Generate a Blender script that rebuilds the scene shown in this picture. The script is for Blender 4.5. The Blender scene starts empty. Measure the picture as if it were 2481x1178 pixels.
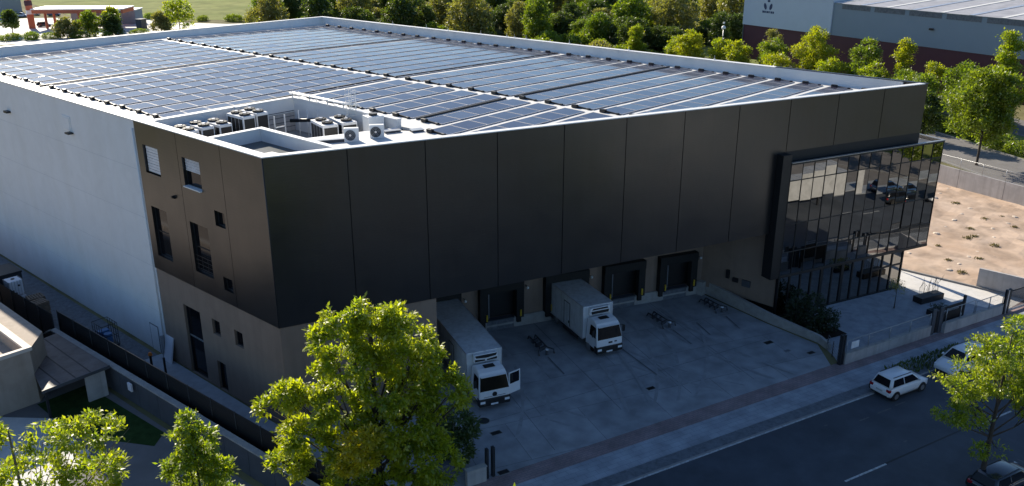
import bpy, bmesh, math, random
import numpy as np
from mathutils import Vector, Matrix

S = bpy.context.scene
R = math.radians
COL = S.collection

# ------------------------------------------------------------------ camera, sky, sun, exposure
cam_d = bpy.data.cameras.new("camera")
cam = bpy.data.objects.new("camera", cam_d)
COL.objects.link(cam)
cam.location = (-27.18, -43.32, 31.0)
cam.rotation_euler = (R(90 - 20.14), 0, R(-48.43))
cam_d.sensor_fit = 'HORIZONTAL'
cam_d.sensor_width = 36
cam_d.lens = 30.88
cam_d.clip_end = 4000
S.camera = cam

SUN_EL, SUN_AZ = 27.0, 16.5          # azimuth from +Y towards +X
world = bpy.data.worlds.new("World")
S.world = world
world.use_nodes = True
wn = world.node_tree
sky = wn.nodes.new("ShaderNodeTexSky")
sky.sky_type = 'NISHITA'
sky.sun_disc = False
sky.sun_elevation = R(SUN_EL)
sky.sun_rotation = R(SUN_AZ)
sky.air_density = 1.0
sky.dust_density = 0.4
sky.ozone_density = 5.0
wn.links.new(sky.outputs[0], wn.nodes["Background"].inputs[0])
wn.nodes["Background"].inputs[1].default_value = 0.085
sun_d = bpy.data.lights.new("sun", 'SUN')
sun_d.energy = 5.0
sun_d.angle = R(0.5)
sun_d.color = (1.0, 0.90, 0.74)
sun = bpy.data.objects.new("sun", sun_d)
COL.objects.link(sun)
sv = Vector((math.sin(R(SUN_AZ)) * math.cos(R(SUN_EL)), math.cos(R(SUN_AZ)) * math.cos(R(SUN_EL)), math.sin(R(SUN_EL))))
sun.rotation_euler = sv.to_track_quat('Z', 'Y').to_euler()
sun.location = (0, 60, 80)
vs = S.view_settings
vs.view_transform = 'Standard'
vs.look = 'None'
vs.gamma = 1
vs.exposure = 0.75
S.cycles.max_bounces = 6
S.cycles.transparent_max_bounces = 8
S.cycles.use_denoising = True

# ------------------------------------------------------------------ materials
def nodes(m):
    m.use_nodes = True
    return m.node_tree, m.node_tree.nodes["Principled BSDF"]

def mat(name, col, rough=0.6, metal=0.0, var=0.12, scale=1.5, spec=0.5, bump=0.0, bscale=20.0, col2=None, stain=None, coat=0.0, streak=None):
    """Principled with world-position noise: two octaves of tone change, optional second colour and stains."""
    m = bpy.data.materials.new(name)
    t, p = nodes(m)
    L = t.links.new
    p.inputs["Roughness"].default_value = rough
    p.inputs["Metallic"].default_value = metal
    p.inputs["Specular IOR Level"].default_value = spec
    p.inputs["Coat Weight"].default_value = coat
    geo = t.nodes.new("ShaderNodeNewGeometry")
    n1 = t.nodes.new("ShaderNodeTexNoise")
    n1.inputs["Scale"].default_value = scale
    n1.inputs["Detail"].default_value = 6
    n1.inputs["Roughness"].default_value = 0.65
    L(geo.outputs["Position"], n1.inputs["Vector"])
    r = t.nodes.new("ShaderNodeValToRGB")
    c2 = col2 or tuple(c * (1 + var) for c in col)
    c1 = col if col2 else tuple(c * (1 - var) for c in col)
    r.color_ramp.elements[0].position = 0.32
    r.color_ramp.elements[1].position = 0.68
    r.color_ramp.elements[0].color = (*c1, 1)
    r.color_ramp.elements[1].color = (*c2, 1)
    L(n1.outputs["Fac"], r.inputs["Fac"])
    out = r.outputs[0]
    if stain:
        n2 = t.nodes.new("ShaderNodeTexNoise")
        n2.inputs["Scale"].default_value = stain[1]
        n2.inputs["Detail"].default_value = 8
        n2.inputs["Distortion"].default_value = 1.0
        L(geo.outputs["Position"], n2.inputs["Vector"])
        r2 = t.nodes.new("ShaderNodeValToRGB")
        r2.color_ramp.elements[0].position = 0.42
        r2.color_ramp.elements[1].position = 0.66
        r2.color_ramp.elements[0].color = (1, 1, 1, 1)
        k = 1 - stain[0]
        r2.color_ramp.elements[1].color = (k, k, k, 1)
        L(n2.outputs["Fac"], r2.inputs["Fac"])
        mx = t.nodes.new("ShaderNodeMixRGB")
        mx.blend_type = 'MULTIPLY'
        mx.inputs[0].default_value = 1
        L(out, mx.inputs[1])
        L(r2.outputs[0], mx.inputs[2])
        out = mx.outputs[0]
    if streak:
        mp = t.nodes.new("ShaderNodeMapping"); mp.inputs["Scale"].default_value = (streak[1], streak[1], streak[1] * 0.035)
        L(geo.outputs["Position"], mp.inputs["Vector"])
        n4 = t.nodes.new("ShaderNodeTexNoise"); n4.inputs["Scale"].default_value = 1.0; n4.inputs["Detail"].default_value = 5
        L(mp.outputs[0], n4.inputs["Vector"])
        r4 = t.nodes.new("ShaderNodeValToRGB")
        r4.color_ramp.elements[0].position = 0.45; r4.color_ramp.elements[1].position = 0.75
        r4.color_ramp.elements[0].color = (1, 1, 1, 1)
        k = 1 - streak[0]; r4.color_ramp.elements[1].color = (k, k * 0.99, k * 0.97, 1)
        L(n4.outputs["Fac"], r4.inputs["Fac"])
        m4 = t.nodes.new("ShaderNodeMixRGB"); m4.blend_type = 'MULTIPLY'; m4.inputs[0].default_value = 1
        L(out, m4.inputs[1]); L(r4.outputs[0], m4.inputs[2]); out = m4.outputs[0]
    L(out, p.inputs["Base Color"])
    if bump:
        n3 = t.nodes.new("ShaderNodeTexNoise")
        n3.inputs["Scale"].default_value = bscale
        n3.inputs["Detail"].default_value = 4
        L(geo.outputs["Position"], n3.inputs["Vector"])
        b = t.nodes.new("ShaderNodeBump")
        b.inputs["Strength"].default_value = bump
        b.inputs["Distance"].default_value = 0.05
        L(n3.outputs["Fac"], b.inputs["Height"])
        L(b.outputs[0], p.inputs["Normal"])
    return m

def leaf_mat(name, cols, trans=0.5, gloss=0.06):
    """Leaves: diffuse + translucent, tone picked per leaf (island) and per tree."""
    m = bpy.data.materials.new(name)
    m.use_nodes = True
    t = m.node_tree
    t.nodes.clear()
    L = t.links.new
    o = t.nodes.new("ShaderNodeOutputMaterial")
    geo = t.nodes.new("ShaderNodeNewGeometry")
    oi = t.nodes.new("ShaderNodeObjectInfo")
    n1 = t.nodes.new("ShaderNodeTexNoise")
    n1.inputs["Scale"].default_value = 0.55
    n1.inputs["Detail"].default_value = 3
    L(geo.outputs["Position"], n1.inputs["Vector"])
    a = t.nodes.new("ShaderNodeMath"); a.operation = 'MULTIPLY_ADD'
    L(geo.outputs["Random Per Island"], a.inputs[0]); a.inputs[1].default_value = 0.45
    L(n1.outputs["Fac"], a.inputs[2])
    b = t.nodes.new("ShaderNodeMath"); b.operation = 'MULTIPLY_ADD'
    L(oi.outputs["Random"], b.inputs[0]); b.inputs[1].default_value = 0.25
    L(a.outputs[0], b.inputs[2])
    r = t.nodes.new("ShaderNodeValToRGB")
    e = r.color_ramp.elements
    e[0].position = 0.35; e[1].position = 1.0
    e[0].color = (*cols[0], 1); e[1].color = (*cols[-1], 1)
    for i, c in enumerate(cols[1:-1]):
        x = e.new(0.35 + 0.65 * (i + 1) / (len(cols) - 1)); x.color = (*c, 1)
    L(b.outputs[0], r.inputs["Fac"])
    d = t.nodes.new("ShaderNodeBsdfDiffuse"); L(r.outputs[0], d.inputs[0])
    tr = t.nodes.new("ShaderNodeBsdfTranslucent")
    g2 = t.nodes.new("ShaderNodeMixRGB"); g2.blend_type = 'MULTIPLY'; g2.inputs[0].default_value = 1
    L(r.outputs[0], g2.inputs[1]); g2.inputs[2].default_value = (2.6, 2.58, 0.6, 1)
    L(g2.outputs[0], tr.inputs[0])
    gl = t.nodes.new("ShaderNodeBsdfGlossy"); gl.inputs["Roughness"].default_value = 0.45
    m1 = t.nodes.new("ShaderNodeMixShader"); m1.inputs[0].default_value = trans
    L(d.outputs[0], m1.inputs[1]); L(tr.outputs[0], m1.inputs[2])
    m2 = t.nodes.new("ShaderNodeMixShader"); m2.inputs[0].default_value = gloss
    L(m1.outputs[0], m2.inputs[1]); L(gl.outputs[0], m2.inputs[2])
    L(m2.outputs[0], o.inputs[0])
    return m

def brick_mat(name, c1, c2, mortar, scale, bw=0.5, bh=0.25, msize=0.02, rot=0.0, rough=0.8, spec=0.3):
    m = bpy.data.materials.new(name)
    t, p = nodes(m)
    L = t.links.new
    geo = t.nodes.new("ShaderNodeNewGeometry")
    mp = t.nodes.new("ShaderNodeMapping")
    mp.inputs["Rotation"].default_value = (0, 0, rot)
    L(geo.outputs["Position"], mp.inputs["Vector"])
    b = t.nodes.new("ShaderNodeTexBrick")
    b.inputs["Color1"].default_value = (*c1, 1); b.inputs["Color2"].default_value = (*c2, 1)
    b.inputs["Mortar"].default_value = (*mortar, 1)
    b.inputs["Scale"].default_value = scale
    b.inputs["Brick Width"].default_value = bw; b.inputs["Row Height"].default_value = bh
    b.inputs["Mortar Size"].default_value = msize
    L(mp.outputs[0], b.inputs["Vector"])
    n = t.nodes.new("ShaderNodeTexNoise"); n.inputs["Scale"].default_value = 0.7; n.inputs["Detail"].default_value = 8
    L(geo.outputs["Position"], n.inputs["Vector"])
    r = t.nodes.new("ShaderNodeValToRGB")
    r.color_ramp.elements[0].position = 0.3; r.color_ramp.elements[1].position = 0.7
    r.color_ramp.elements[0].color = (0.7, 0.7, 0.7, 1); r.color_ramp.elements[1].color = (1.15, 1.15, 1.15, 1)
    L(n.outputs["Fac"], r.inputs["Fac"])
    mx = t.nodes.new("ShaderNodeMixRGB"); mx.blend_type = 'MULTIPLY'; mx.inputs[0].default_value = 1
    L(b.outputs["Color"], mx.inputs[1]); L(r.outputs[0], mx.inputs[2])
    L(mx.outputs[0], p.inputs["Base Color"])
    p.inputs["Roughness"].default_value = rough
    p.inputs["Specular IOR Level"].default_value = spec
    return m

M = {}
M['white'] = mat('white_render', (0.76, 0.77, 0.78), 0.65, var=0.03, scale=0.25, stain=(0.05, 0.5), streak=(0.045, 0.55))
M['white_cap'] = mat('white_coping', (0.80, 0.80, 0.79), 0.5, var=0.03)
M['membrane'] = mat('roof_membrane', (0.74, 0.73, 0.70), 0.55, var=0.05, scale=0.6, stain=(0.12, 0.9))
M['tan'] = mat('tan_render', (0.265, 0.195, 0.15), 0.75, var=0.05, scale=0.4, stain=(0.10, 0.6), streak=(0.12, 2.0))
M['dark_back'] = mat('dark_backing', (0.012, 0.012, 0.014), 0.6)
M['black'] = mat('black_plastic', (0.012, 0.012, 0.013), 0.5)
M['rubber'] = mat('black_rubber', (0.014, 0.014, 0.014), 0.8)
M['yellow'] = mat('yellow_paint', (0.62, 0.42, 0.03), 0.5, stain=(0.3, 6))
M['orange'] = mat('orange_paint', (0.7, 0.2, 0.03), 0.5)
M['dark_metal'] = mat('dark_grey_metal', (0.03, 0.033, 0.038), 0.45, metal=0.3)
M['galv'] = mat('galvanised_steel', (0.38, 0.39, 0.40), 0.4, metal=0.6)
M['alu'] = mat('aluminium', (0.62, 0.62, 0.64), 0.35, metal=0.6)
M['glass_dark'] = mat('dark_window_glass', (0.006, 0.007, 0.010), 0.06, spec=0.25, var=0.1)
M['blind'] = mat('white_shutter', (0.72, 0.72, 0.74), 0.45)
M['paint_white'] = mat('white_vehicle_paint', (0.74, 0.75, 0.77), 0.28, var=0.02, coat=0.5)
M['paint_grey'] = mat('white_box_panel', (0.64, 0.66, 0.68), 0.4, var=0.04, stain=(0.14, 1.2), streak=(0.22, 3.5))
M['paint_dark'] = mat('dark_vehicle_paint', (0.012, 0.018, 0.028), 0.2, var=0.03, coat=0.6)
M['paint_red'] = mat('red_vehicle_paint', (0.30, 0.02, 0.02), 0.25, coat=0.6)
M['paint_blue'] = mat('blue_vehicle_paint', (0.03, 0.07, 0.16), 0.25, coat=0.6)
M['lamp_red'] = mat('red_lamp_lens', (0.28, 0.01, 0.015), 0.2)
M['lamp_clear'] = mat('clear_lamp_lens', (0.75, 0.77, 0.8), 0.12)
M['rim'] = mat('wheel_rim', (0.35, 0.35, 0.36), 0.4, metal=0.7)
M['concrete'] = mat('pale_concrete', (0.36, 0.35, 0.33), 0.8, var=0.10, scale=1.0, stain=(0.18, 1.3))
M['conc_wall'] = mat('grey_concrete_wall', (0.46, 0.44, 0.43), 0.8, var=0.06, scale=0.7, stain=(0.12, 1.0), streak=(0.2, 2.5))
# yard: set after brick_mat
M['path'] = mat('path_concrete', (0.36, 0.385, 0.42), 0.8, var=0.08, stain=(0.15, 1.0))
M['plaza'] = mat('plaza_concrete', (0.32, 0.345, 0.38), 0.75, var=0.12, scale=0.8, stain=(0.2, 1.1))
M['white_pave'] = mat('white_paving', (0.66, 0.64, 0.61), 0.75, var=0.06, scale=0.8, stain=(0.1, 1.0))
M['asphalt'] = mat('asphalt', (0.060, 0.071, 0.088), 0.75, var=0.18, scale=0.5, stain=(0.22, 0.35), bump=0.2, bscale=14)
M['asphalt_old'] = mat('old_asphalt', (0.18, 0.17, 0.165), 0.85, var=0.08, scale=0.5, stain=(0.15, 0.4))
M['line'] = mat('road_paint', (0.52, 0.53, 0.53), 0.6, var=0.12, scale=3, stain=(0.45, 4))
M['faint'] = mat('worn_road_paint', (0.10, 0.102, 0.105), 0.7, var=0.2, scale=3)
M['gutter'] = mat('gutter_concrete', (0.15, 0.165, 0.185), 0.8, var=0.18, scale=2.0, stain=(0.3, 3))
M['kerb'] = mat('kerb_concrete', (0.26, 0.255, 0.25), 0.8, var=0.1, scale=2)
RA = math.atan2(-0.3256, 0.9455)
A2_ = R(-26.0)
M['sidewalk'] = brick_mat('sidewalk_tiles', (0.36, 0.39, 0.43), (0.32, 0.35, 0.39), (0.23, 0.25, 0.28), 1.0, 0.8, 0.4, 0.012, -RA)
M['yard'] = brick_mat('yard_concrete', (0.35, 0.365, 0.385), (0.305, 0.32, 0.34), (0.195, 0.205, 0.215), 1.0, 5.3, 4.4, 0.022, -A2_, 0.7, 0.4)
M['pavers'] = brick_mat('red_pavers', (0.33, 0.235, 0.235), (0.28, 0.215, 0.215), (0.20, 0.18, 0.18), 1.0, 0.4, 0.2, 0.02, -RA)
M['soil'] = mat('bare_soil', (0.48, 0.345, 0.25), 0.95, scale=0.16, col2=(0.60, 0.47, 0.37), stain=(0.30, 0.35), bump=0.6, bscale=2.5, spec=0.1)
M['earth'] = mat('planting_earth', (0.028, 0.022, 0.017), 0.95, var=0.3, scale=4, spec=0.1)
M['grass'] = mat('dry_grass', (0.165, 0.20, 0.055), 0.95, scale=0.045, col2=(0.27, 0.29, 0.10), stain=(0.28, 0.15), bump=0.3, bscale=1.0, spec=0.05)
M['ground'] = mat('rough_ground', (0.13, 0.125, 0.06), 0.95, scale=0.05, col2=(0.27, 0.24, 0.13), stain=(0.35, 0.2), spec=0.05)
M['undergrowth'] = mat('undergrowth', (0.05, 0.075, 0.022), 0.95, scale=0.12, col2=(0.17, 0.17, 0.06), stain=(0.4, 0.4), spec=0.05)
M['forecourt'] = mat('forecourt_concrete', (0.66, 0.63, 0.60), 0.8, var=0.07, scale=0.2, stain=(0.12, 0.3))
M['beige'] = mat('beige_render', (0.40, 0.33, 0.27), 0.8, var=0.05, scale=0.6, stain=(0.1, 1.0), streak=(0.15, 2.0))
M['beige_cap'] = mat('pale_coping', (0.62, 0.56, 0.50), 0.7, var=0.05)
M['carport'] = mat('carport_sheet', (0.105, 0.088, 0.08), 0.6, scale=0.5, col2=(0.16, 0.14, 0.14), stain=(0.3, 1.4))
M['slate'] = mat('slate_panel', (0.075, 0.082, 0.095), 0.6, var=0.1, scale=0.7, stain=(0.15, 1.0))
M['hall_blue'] = mat('pale_blue_cladding', (0.21, 0.27, 0.33), 0.5, var=0.03, scale=0.3)
M['hall_light'] = mat('white_cladding', (0.44, 0.52, 0.62), 0.5, var=0.03, scale=0.3)
M['maroon'] = mat('maroon_cladding', (0.075, 0.020, 0.032), 0.55, var=0.06, scale=0.4)
M['hall_roof'] = mat('hall_roof_sheet', (0.42, 0.41, 0.42), 0.5, var=0.08, scale=0.3, stain=(0.2, 0.5))
M['canopy_red'] = mat('canopy_fascia', (0.52, 0.13, 0.06), 0.5, var=0.06)
M['far_shed'] = mat('far_shed_cladding', (0.22, 0.27, 0.33), 0.6, var=0.06)
M['logo'] = mat('logo_blue', (0.01, 0.03, 0.10), 0.5)
M['sign_text'] = mat('sign_letters', (0.5, 0.52, 0.55), 0.5)
M['wood'] = mat('pallet_wood', (0.20, 0.145, 0.10), 0.85, var=0.25, scale=3)
M['bark'] = mat('bark', (0.055, 0.042, 0.032), 0.9, var=0.3, scale=6)
M['bark_pale'] = mat('pale_bark', (0.17, 0.14, 0.11), 0.9, var=0.25, scale=5)
M['tote'] = mat('tote_plastic', (0.72, 0.72, 0.76), 0.4, var=0.03)
M['stone'] = mat('pale_stone', (0.60, 0.51, 0.42), 0.9, var=0.1)
M['trailer'] = mat('trailer_tarpaulin', (0.42, 0.43, 0.44), 0.5, var=0.08, stain=(0.2, 0.8))
M['turf'] = mat('dark_turf', (0.03, 0.06, 0.018), 0.95, var=0.3, scale=1.5, spec=0.05)
M['tyre_soft'] = mat('rubbed_concrete', (0.245, 0.255, 0.27), 0.75, col2=(0.33, 0.345, 0.36), scale=1.2)
M['well_shade'] = mat('shade_dark_membrane', (0.03, 0.045, 0.055), 0.35)  # well floor tone with the shadow band put into its colour
M['guide'] = mat('weathered_steel', (0.06, 0.065, 0.075), 0.6, var=0.2, scale=4)
M['seam'] = mat('pale_seam', (0.55, 0.56, 0.58), 0.7)
M['screen'] = mat('screen_netting', (0.014, 0.018, 0.020), 0.8, var=0.35, scale=1.2)
M['tyre'] = mat('tyre_marks', (0.13, 0.14, 0.155), 0.8, var=0.3, scale=3)
M['blue_plastic'] = mat('blue_plastic', (0.06, 0.16, 0.35), 0.4)

# cladding: satin, faint horizontal ribs
def cladding():
    m = mat('dark_cladding', (0.0125, 0.012, 0.013), 0.30, metal=0.0, var=0.10, scale=0.35, spec=0.95, streak=(0.25, 2.2))
    t = m.node_tree; p = t.nodes["Principled BSDF"]; L = t.links.new
    geo = t.nodes.new("ShaderNodeNewGeometry")
    w = t.nodes.new("ShaderNodeTexWave"); w.wave_type = 'BANDS'; w.bands_direction = 'Z'
    w.inputs["Scale"].default_value = 1.6; w.inputs["Distortion"].default_value = 0.3
    L(geo.outputs["Position"], w.inputs["Vector"])
    b = t.nodes.new("ShaderNodeBump"); b.inputs["Strength"].default_value = 0.10; b.inputs["Distance"].default_value = 0.01
    L(w.outputs["Fac"], b.inputs["Height"])
    n = t.nodes.new("ShaderNodeTexNoise"); n.inputs["Scale"].default_value = 0.5; n.inputs["Detail"].default_value = 3
    L(geo.outputs["Position"], n.inputs["Vector"])
    b2 = t.nodes.new("ShaderNodeBump"); b2.inputs["Strength"].default_value = 0.25; b2.inputs["Distance"].default_value = 0.08
    L(n.outputs["Fac"], b2.inputs["Height"]); L(b.outputs[0], b2.inputs["Normal"]); L(b2.outputs[0], p.inputs["Normal"])
    rr = t.nodes.new("ShaderNodeMapRange"); rr.inputs["To Min"].default_value = 0.24; rr.inputs["To Max"].default_value = 0.40
    L(n.outputs["Fac"], rr.inputs["Value"]); L(rr.outputs[0], p.inputs["Roughness"])
    return m
M['clad'] = cladding()
M['mirror'] = mat('mirror_glass', (0.29, 0.28, 0.265), 0.015, metal=1.0, var=0.04, scale=0.8)
M['gf_glass'] = mat('ground_floor_glass', (0.32, 0.30, 0.275), 0.02, metal=1.0, var=0.04)
M['pv_frame'] = mat('panel_frame', (0.42, 0.42, 0.44), 0.65, var=0.05)
M['pv'] = mat('solar_glass', (0.036, 0.032, 0.050), 0.10, var=0.25, scale=0.7, spec=0.25)

LEAF = {}
LEAF['street'] = leaf_mat('street_tree_leaves', [(0.075, 0.125, 0.010), (0.155, 0.215, 0.012), (0.27, 0.295, 0.018)], 0.55)
LEAF['gold'] = leaf_mat('golden_leaves', [(0.20, 0.22, 0.01), (0.33, 0.30, 0.015)], 0.5)
LEAF['dark'] = leaf_mat('dark_leaves', [(0.03, 0.06, 0.017), (0.05, 0.085, 0.02), (0.08, 0.11, 0.025)], 0.35)
LEAF['mid'] = leaf_mat('mid_green_leaves', [(0.06, 0.11, 0.014), (0.10, 0.155, 0.018), (0.15, 0.19, 0.02)], 0.45)
LEAF['bright'] = leaf_mat('bright_leaves', [(0.11, 0.18, 0.010), (0.17, 0.23, 0.012), (0.24, 0.25, 0.016)], 0.5)
LEAF['olive'] = leaf_mat('olive_leaves', [(0.12, 0.14, 0.05), (0.17, 0.18, 0.07), (0.22, 0.21, 0.09)], 0.35)
LEAF['weed'] = leaf_mat('weed_leaves', [(0.06, 0.055, 0.025), (0.10, 0.085, 0.04), (0.13, 0.11, 0.05)], 0.2)
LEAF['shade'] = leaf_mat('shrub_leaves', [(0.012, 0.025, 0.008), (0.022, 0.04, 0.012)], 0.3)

# ------------------------------------------------------------------ object helpers
def tag(o, label=None, cat=None, group=None, kind=None):
    if label: o['label'] = label
    if cat: o['category'] = cat
    if group: o['group'] = group
    if kind: o['kind'] = kind
    return o

def thing(name, label, cat, loc=(0, 0, 0), rz=0.0, group=None):
    o = bpy.data.objects.new(name, None)
    o.empty_display_size = 0.5
    COL.objects.link(o)
    o.location = loc
    o.rotation_euler = (0, 0, rz)
    return tag(o, label, cat, group)

def copy_tree(o, parent=None):
    c = o.copy()
    COL.objects.link(c)
    if parent is not None:
        c.parent = parent
    for ch in list(o.children):
        copy_tree(ch, c)
    return c

class MB:
    """Collects shapes (with material slots) and links them as ONE mesh object."""
    def __init__(self, T=None):
        self.v = []; self.f = []; self.m = []; self.T = T; self.mats = []; self.smooth = []
    def slot(self, m):
        if m not in self.mats: self.mats.append(m)
        return self.mats.index(m)
    def add(self, vs, fs, m='white', smooth=False):
        b = len(self.v)
        for p in vs:
            p = Vector(p)
            self.v.append(self.T @ p if self.T is not None else p)
        k = self.slot(m)
        for f in fs:
            self.f.append([b + i for i in f]); self.m.append(k); self.smooth.append(smooth)
        return self
    def box(self, a, b, m='white', cham=0.0):
        x0, y0, z0 = [min(a[i], b[i]) for i in range(3)]
        x1, y1, z1 = [max(a[i], b[i]) for i in range(3)]
        if cham > 0:
            bm = bmesh.new()
            vs = [bm.verts.new(p) for p in ((x0,y0,z0),(x1,y0,z0),(x1,y1,z0),(x0,y1,z0),(x0,y0,z1),(x1,y0,z1),(x1,y1,z1),(x0,y1,z1))]
            for f in ((0,3,2,1),(4,5,6,7),(0,1,5,4),(1,2,6,5),(2,3,7,6),(3,0,4,7)):
                bm.faces.new([vs[i] for i in f])
            bmesh.ops.bevel(bm, geom=bm.edges[:], offset=cham, segments=2, affect='EDGES', profile=0.5)
            bm.verts.index_update()
            self.add([v.co.copy() for v in bm.verts], [[v.index for v in f.verts] for f in bm.faces], m)
            bm.free()
            return self
        return self.add([(x0,y0,z0),(x1,y0,z0),(x1,y1,z0),(x0,y1,z0),(x0,y0,z1),(x1,y0,z1),(x1,y1,z1),(x0,y1,z1)],
                        [(0,3,2,1),(4,5,6,7),(0,1,5,4),(1,2,6,5),(2,3,7,6),(3,0,4,7)], m)
    def prism(self, poly, z0, z1, m='white'):
        n = len(poly)
        z0s = z0 if hasattr(z0, '__len__') else [z0] * n
        z1s = z1 if hasattr(z1, '__len__') else [z1] * n
        area = sum(poly[i][0] * poly[(i+1) % n][1] - poly[(i+1) % n][0] * poly[i][1] for i in range(n))
        if area < 0:
            poly = poly[::-1]; z0s = z0s[::-1]; z1s = z1s[::-1]
        vs = [(p[0], p[1], z) for p, z in zip(poly, z0s)] + [(p[0], p[1], z) for p, z in zip(poly, z1s)]
        fs = [tuple(range(n))[::-1], tuple(range(n, 2 * n))] + [(i, (i+1) % n, n + (i+1) % n, n + i) for i in range(n)]
        return self.add(vs, fs, m)
    def sheet(self, poly, z, m):
        n = len(poly)
        area = sum(poly[i][0] * poly[(i+1) % n][1] - poly[(i+1) % n][0] * poly[i][1] for i in range(n))
        if area < 0: poly = poly[::-1]
        return self.add([(p[0], p[1], z) for p in poly], [tuple(range(n))], m)
    def quad(self, a, b, c, d, m):
        return self.add([a, b, c, d], [(0, 1, 2, 3)], m)
    def tube(self, pts, r, m='galv', n=8, smooth=True, caps=True):
        pts = [Vector(p) for p in pts]
        rs = r if hasattr(r, '__len__') else [r] * len(pts)
        vs = []; fs = []
        for i, p in enumerate(pts):
            d = (pts[min(i+1, len(pts)-1)] - pts[max(i-1, 0)]).normalized()
            up = Vector((0, 0, 1)) if abs(d.z) < 0.95 else Vector((1, 0, 0))
            a = d.cross(up).normalized(); b = d.cross(a).normalized()
            for k in range(n):
                t = 2 * math.pi * k / n
                vs.append(p + (a * math.cos(t) + b * math.sin(t)) * rs[i])
        for i in range(len(pts) - 1):
            for k in range(n):
                k2 = (k + 1) % n
                fs.append((i*n + k, (i+1)*n + k, (i+1)*n + k2, i*n + k2))
        if caps:
            fs.append(tuple(range(n))); fs.append(tuple(range((len(pts)-1)*n, len(pts)*n))[::-1])
        return self.add(vs, fs, m, smooth)
    def cyl(self, c, r, h, m='galv', n=20, axis='z', r2=None, smooth=True):
        c = Vector(c); r2 = r if r2 is None else r2
        vs = []
        for k in range(n):
            t = 2 * math.pi * k / n
            vs.append((r * math.cos(t), r * math.sin(t), 0))
        for k in range(n):
            t = 2 * math.pi * k / n
            vs.append((r2 * math.cos(t), r2 * math.sin(t), h))
        if axis == 'y': vs = [(x, z, -y) for x, y, z in vs]
        if axis == 'x': vs = [(z, x, y) for x, y, z in vs]
        side = [(k, (k+1) % n, n + (k+1) % n, n + k) for k in range(n)]
        b0 = [c + Vector(v) for v in vs]
        self.add(b0, side, m, smooth)
        self.add(b0[:n], [tuple(range(n))[::-1]], m)
        self.add(b0[n:], [tuple(range(n))], m)
        return self
    def build_each(self, name, parent):
        """one object per separate piece"""
        par = list(range(len(self.v)))
        def find(a):
            while par[a] != a:
                par[a] = par[par[a]]; a = par[a]
            return a
        for f in self.f:
            for i in f[1:]: par[find(i)] = find(f[0])
        key = {}
        for a in range(len(self.v)):
            k = tuple(round(c, 4) for c in self.v[a])
            if k in key: par[find(a)] = find(key[k])
            else: key[k] = a
        groups = {}
        for fi, f in enumerate(self.f): groups.setdefault(find(f[0]), []).append(fi)
        for fl in groups.values():
            g = MB(); g.mats = self.mats; mp = {}
            for fi in fl:
                g.f.append([mp.setdefault(i, len(mp)) for i in self.f[fi]]); g.m.append(self.m[fi]); g.smooth.append(self.smooth[fi])
            inv = sorted(mp, key=mp.get); g.v = [self.v[i] for i in inv]
            g.build(name, parent)
    def build(self, name, parent=None, loc=None):
        me = bpy.data.meshes.new(name)
        me.from_pydata([tuple(v) for v in self.v], [], self.f)
        for m in self.mats: me.materials.append(M[m] if isinstance(m, str) else m)
        me.polygons.foreach_set("material_index", self.m)
        me.polygons.foreach_set("use_smooth", self.smooth)
        me.update()
        o = bpy.data.objects.new(name, me)
        COL.objects.link(o)
        if parent is not None: o.parent = parent
        if loc is not None: o.location = loc
        return o

def struct(mb, name):
    o = mb.build(name); o['kind'] = 'structure'; return o

def holed_wall(mb, F, u0, u1, z0, z1, holes, m, inner=None):
    """Wall skin in the (u,z) plane; F(u, d, z) -> world (d = depth inwards). holes: (ua,ub,za,zb,depth,floor_mat or None)"""
    us = sorted({u0, u1, *[h[i] for h in holes for i in (0, 1) if u0 < h[i] < u1]})
    zs = sorted({z0, z1, *[h[i] for h in holes for i in (2, 3) if z0 < h[i] < z1]})
    for i in range(len(us) - 1):
        for j in range(len(zs) - 1):
            uc = (us[i] + us[i+1]) / 2; zc = (zs[j] + zs[j+1]) / 2
            hit = [h for h in holes if h[0] < uc < h[1] and h[2] < zc < h[3]]
            if hit:
                h = max(hit, key=lambda h: h[4])
                if h[5]:
                    d = h[4]
                    mb.quad(F(us[i], d, zs[j]), F(us[i+1], d, zs[j]), F(us[i+1], d, zs[j+1]), F(us[i], d, zs[j+1]), h[5])
            else:
                mb.quad(F(us[i], 0, zs[j]), F(us[i+1], 0, zs[j]), F(us[i+1], 0, zs[j+1]), F(us[i], 0, zs[j+1]), m)
    for (a, b, c, e, d, fl) in holes:
        a, b = max(a, u0), min(b, u1); c, e = max(c, z0), min(e, z1)
        mm = inner or m
        mb.quad(F(a, 0, c), F(a, d, c), F(a, d, e), F(a, 0, e), mm)
        mb.quad(F(b, d, c), F(b, 0, c), F(b, 0, e), F(b, d, e), mm)
        mb.quad(F(a, 0, c), F(b, 0, c), F(b, d, c), F(a, d, c), mm)
        mb.quad(F(a, d, e), F(b, d, e), F(b, 0, e), F(a, 0, e), mm)

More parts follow.
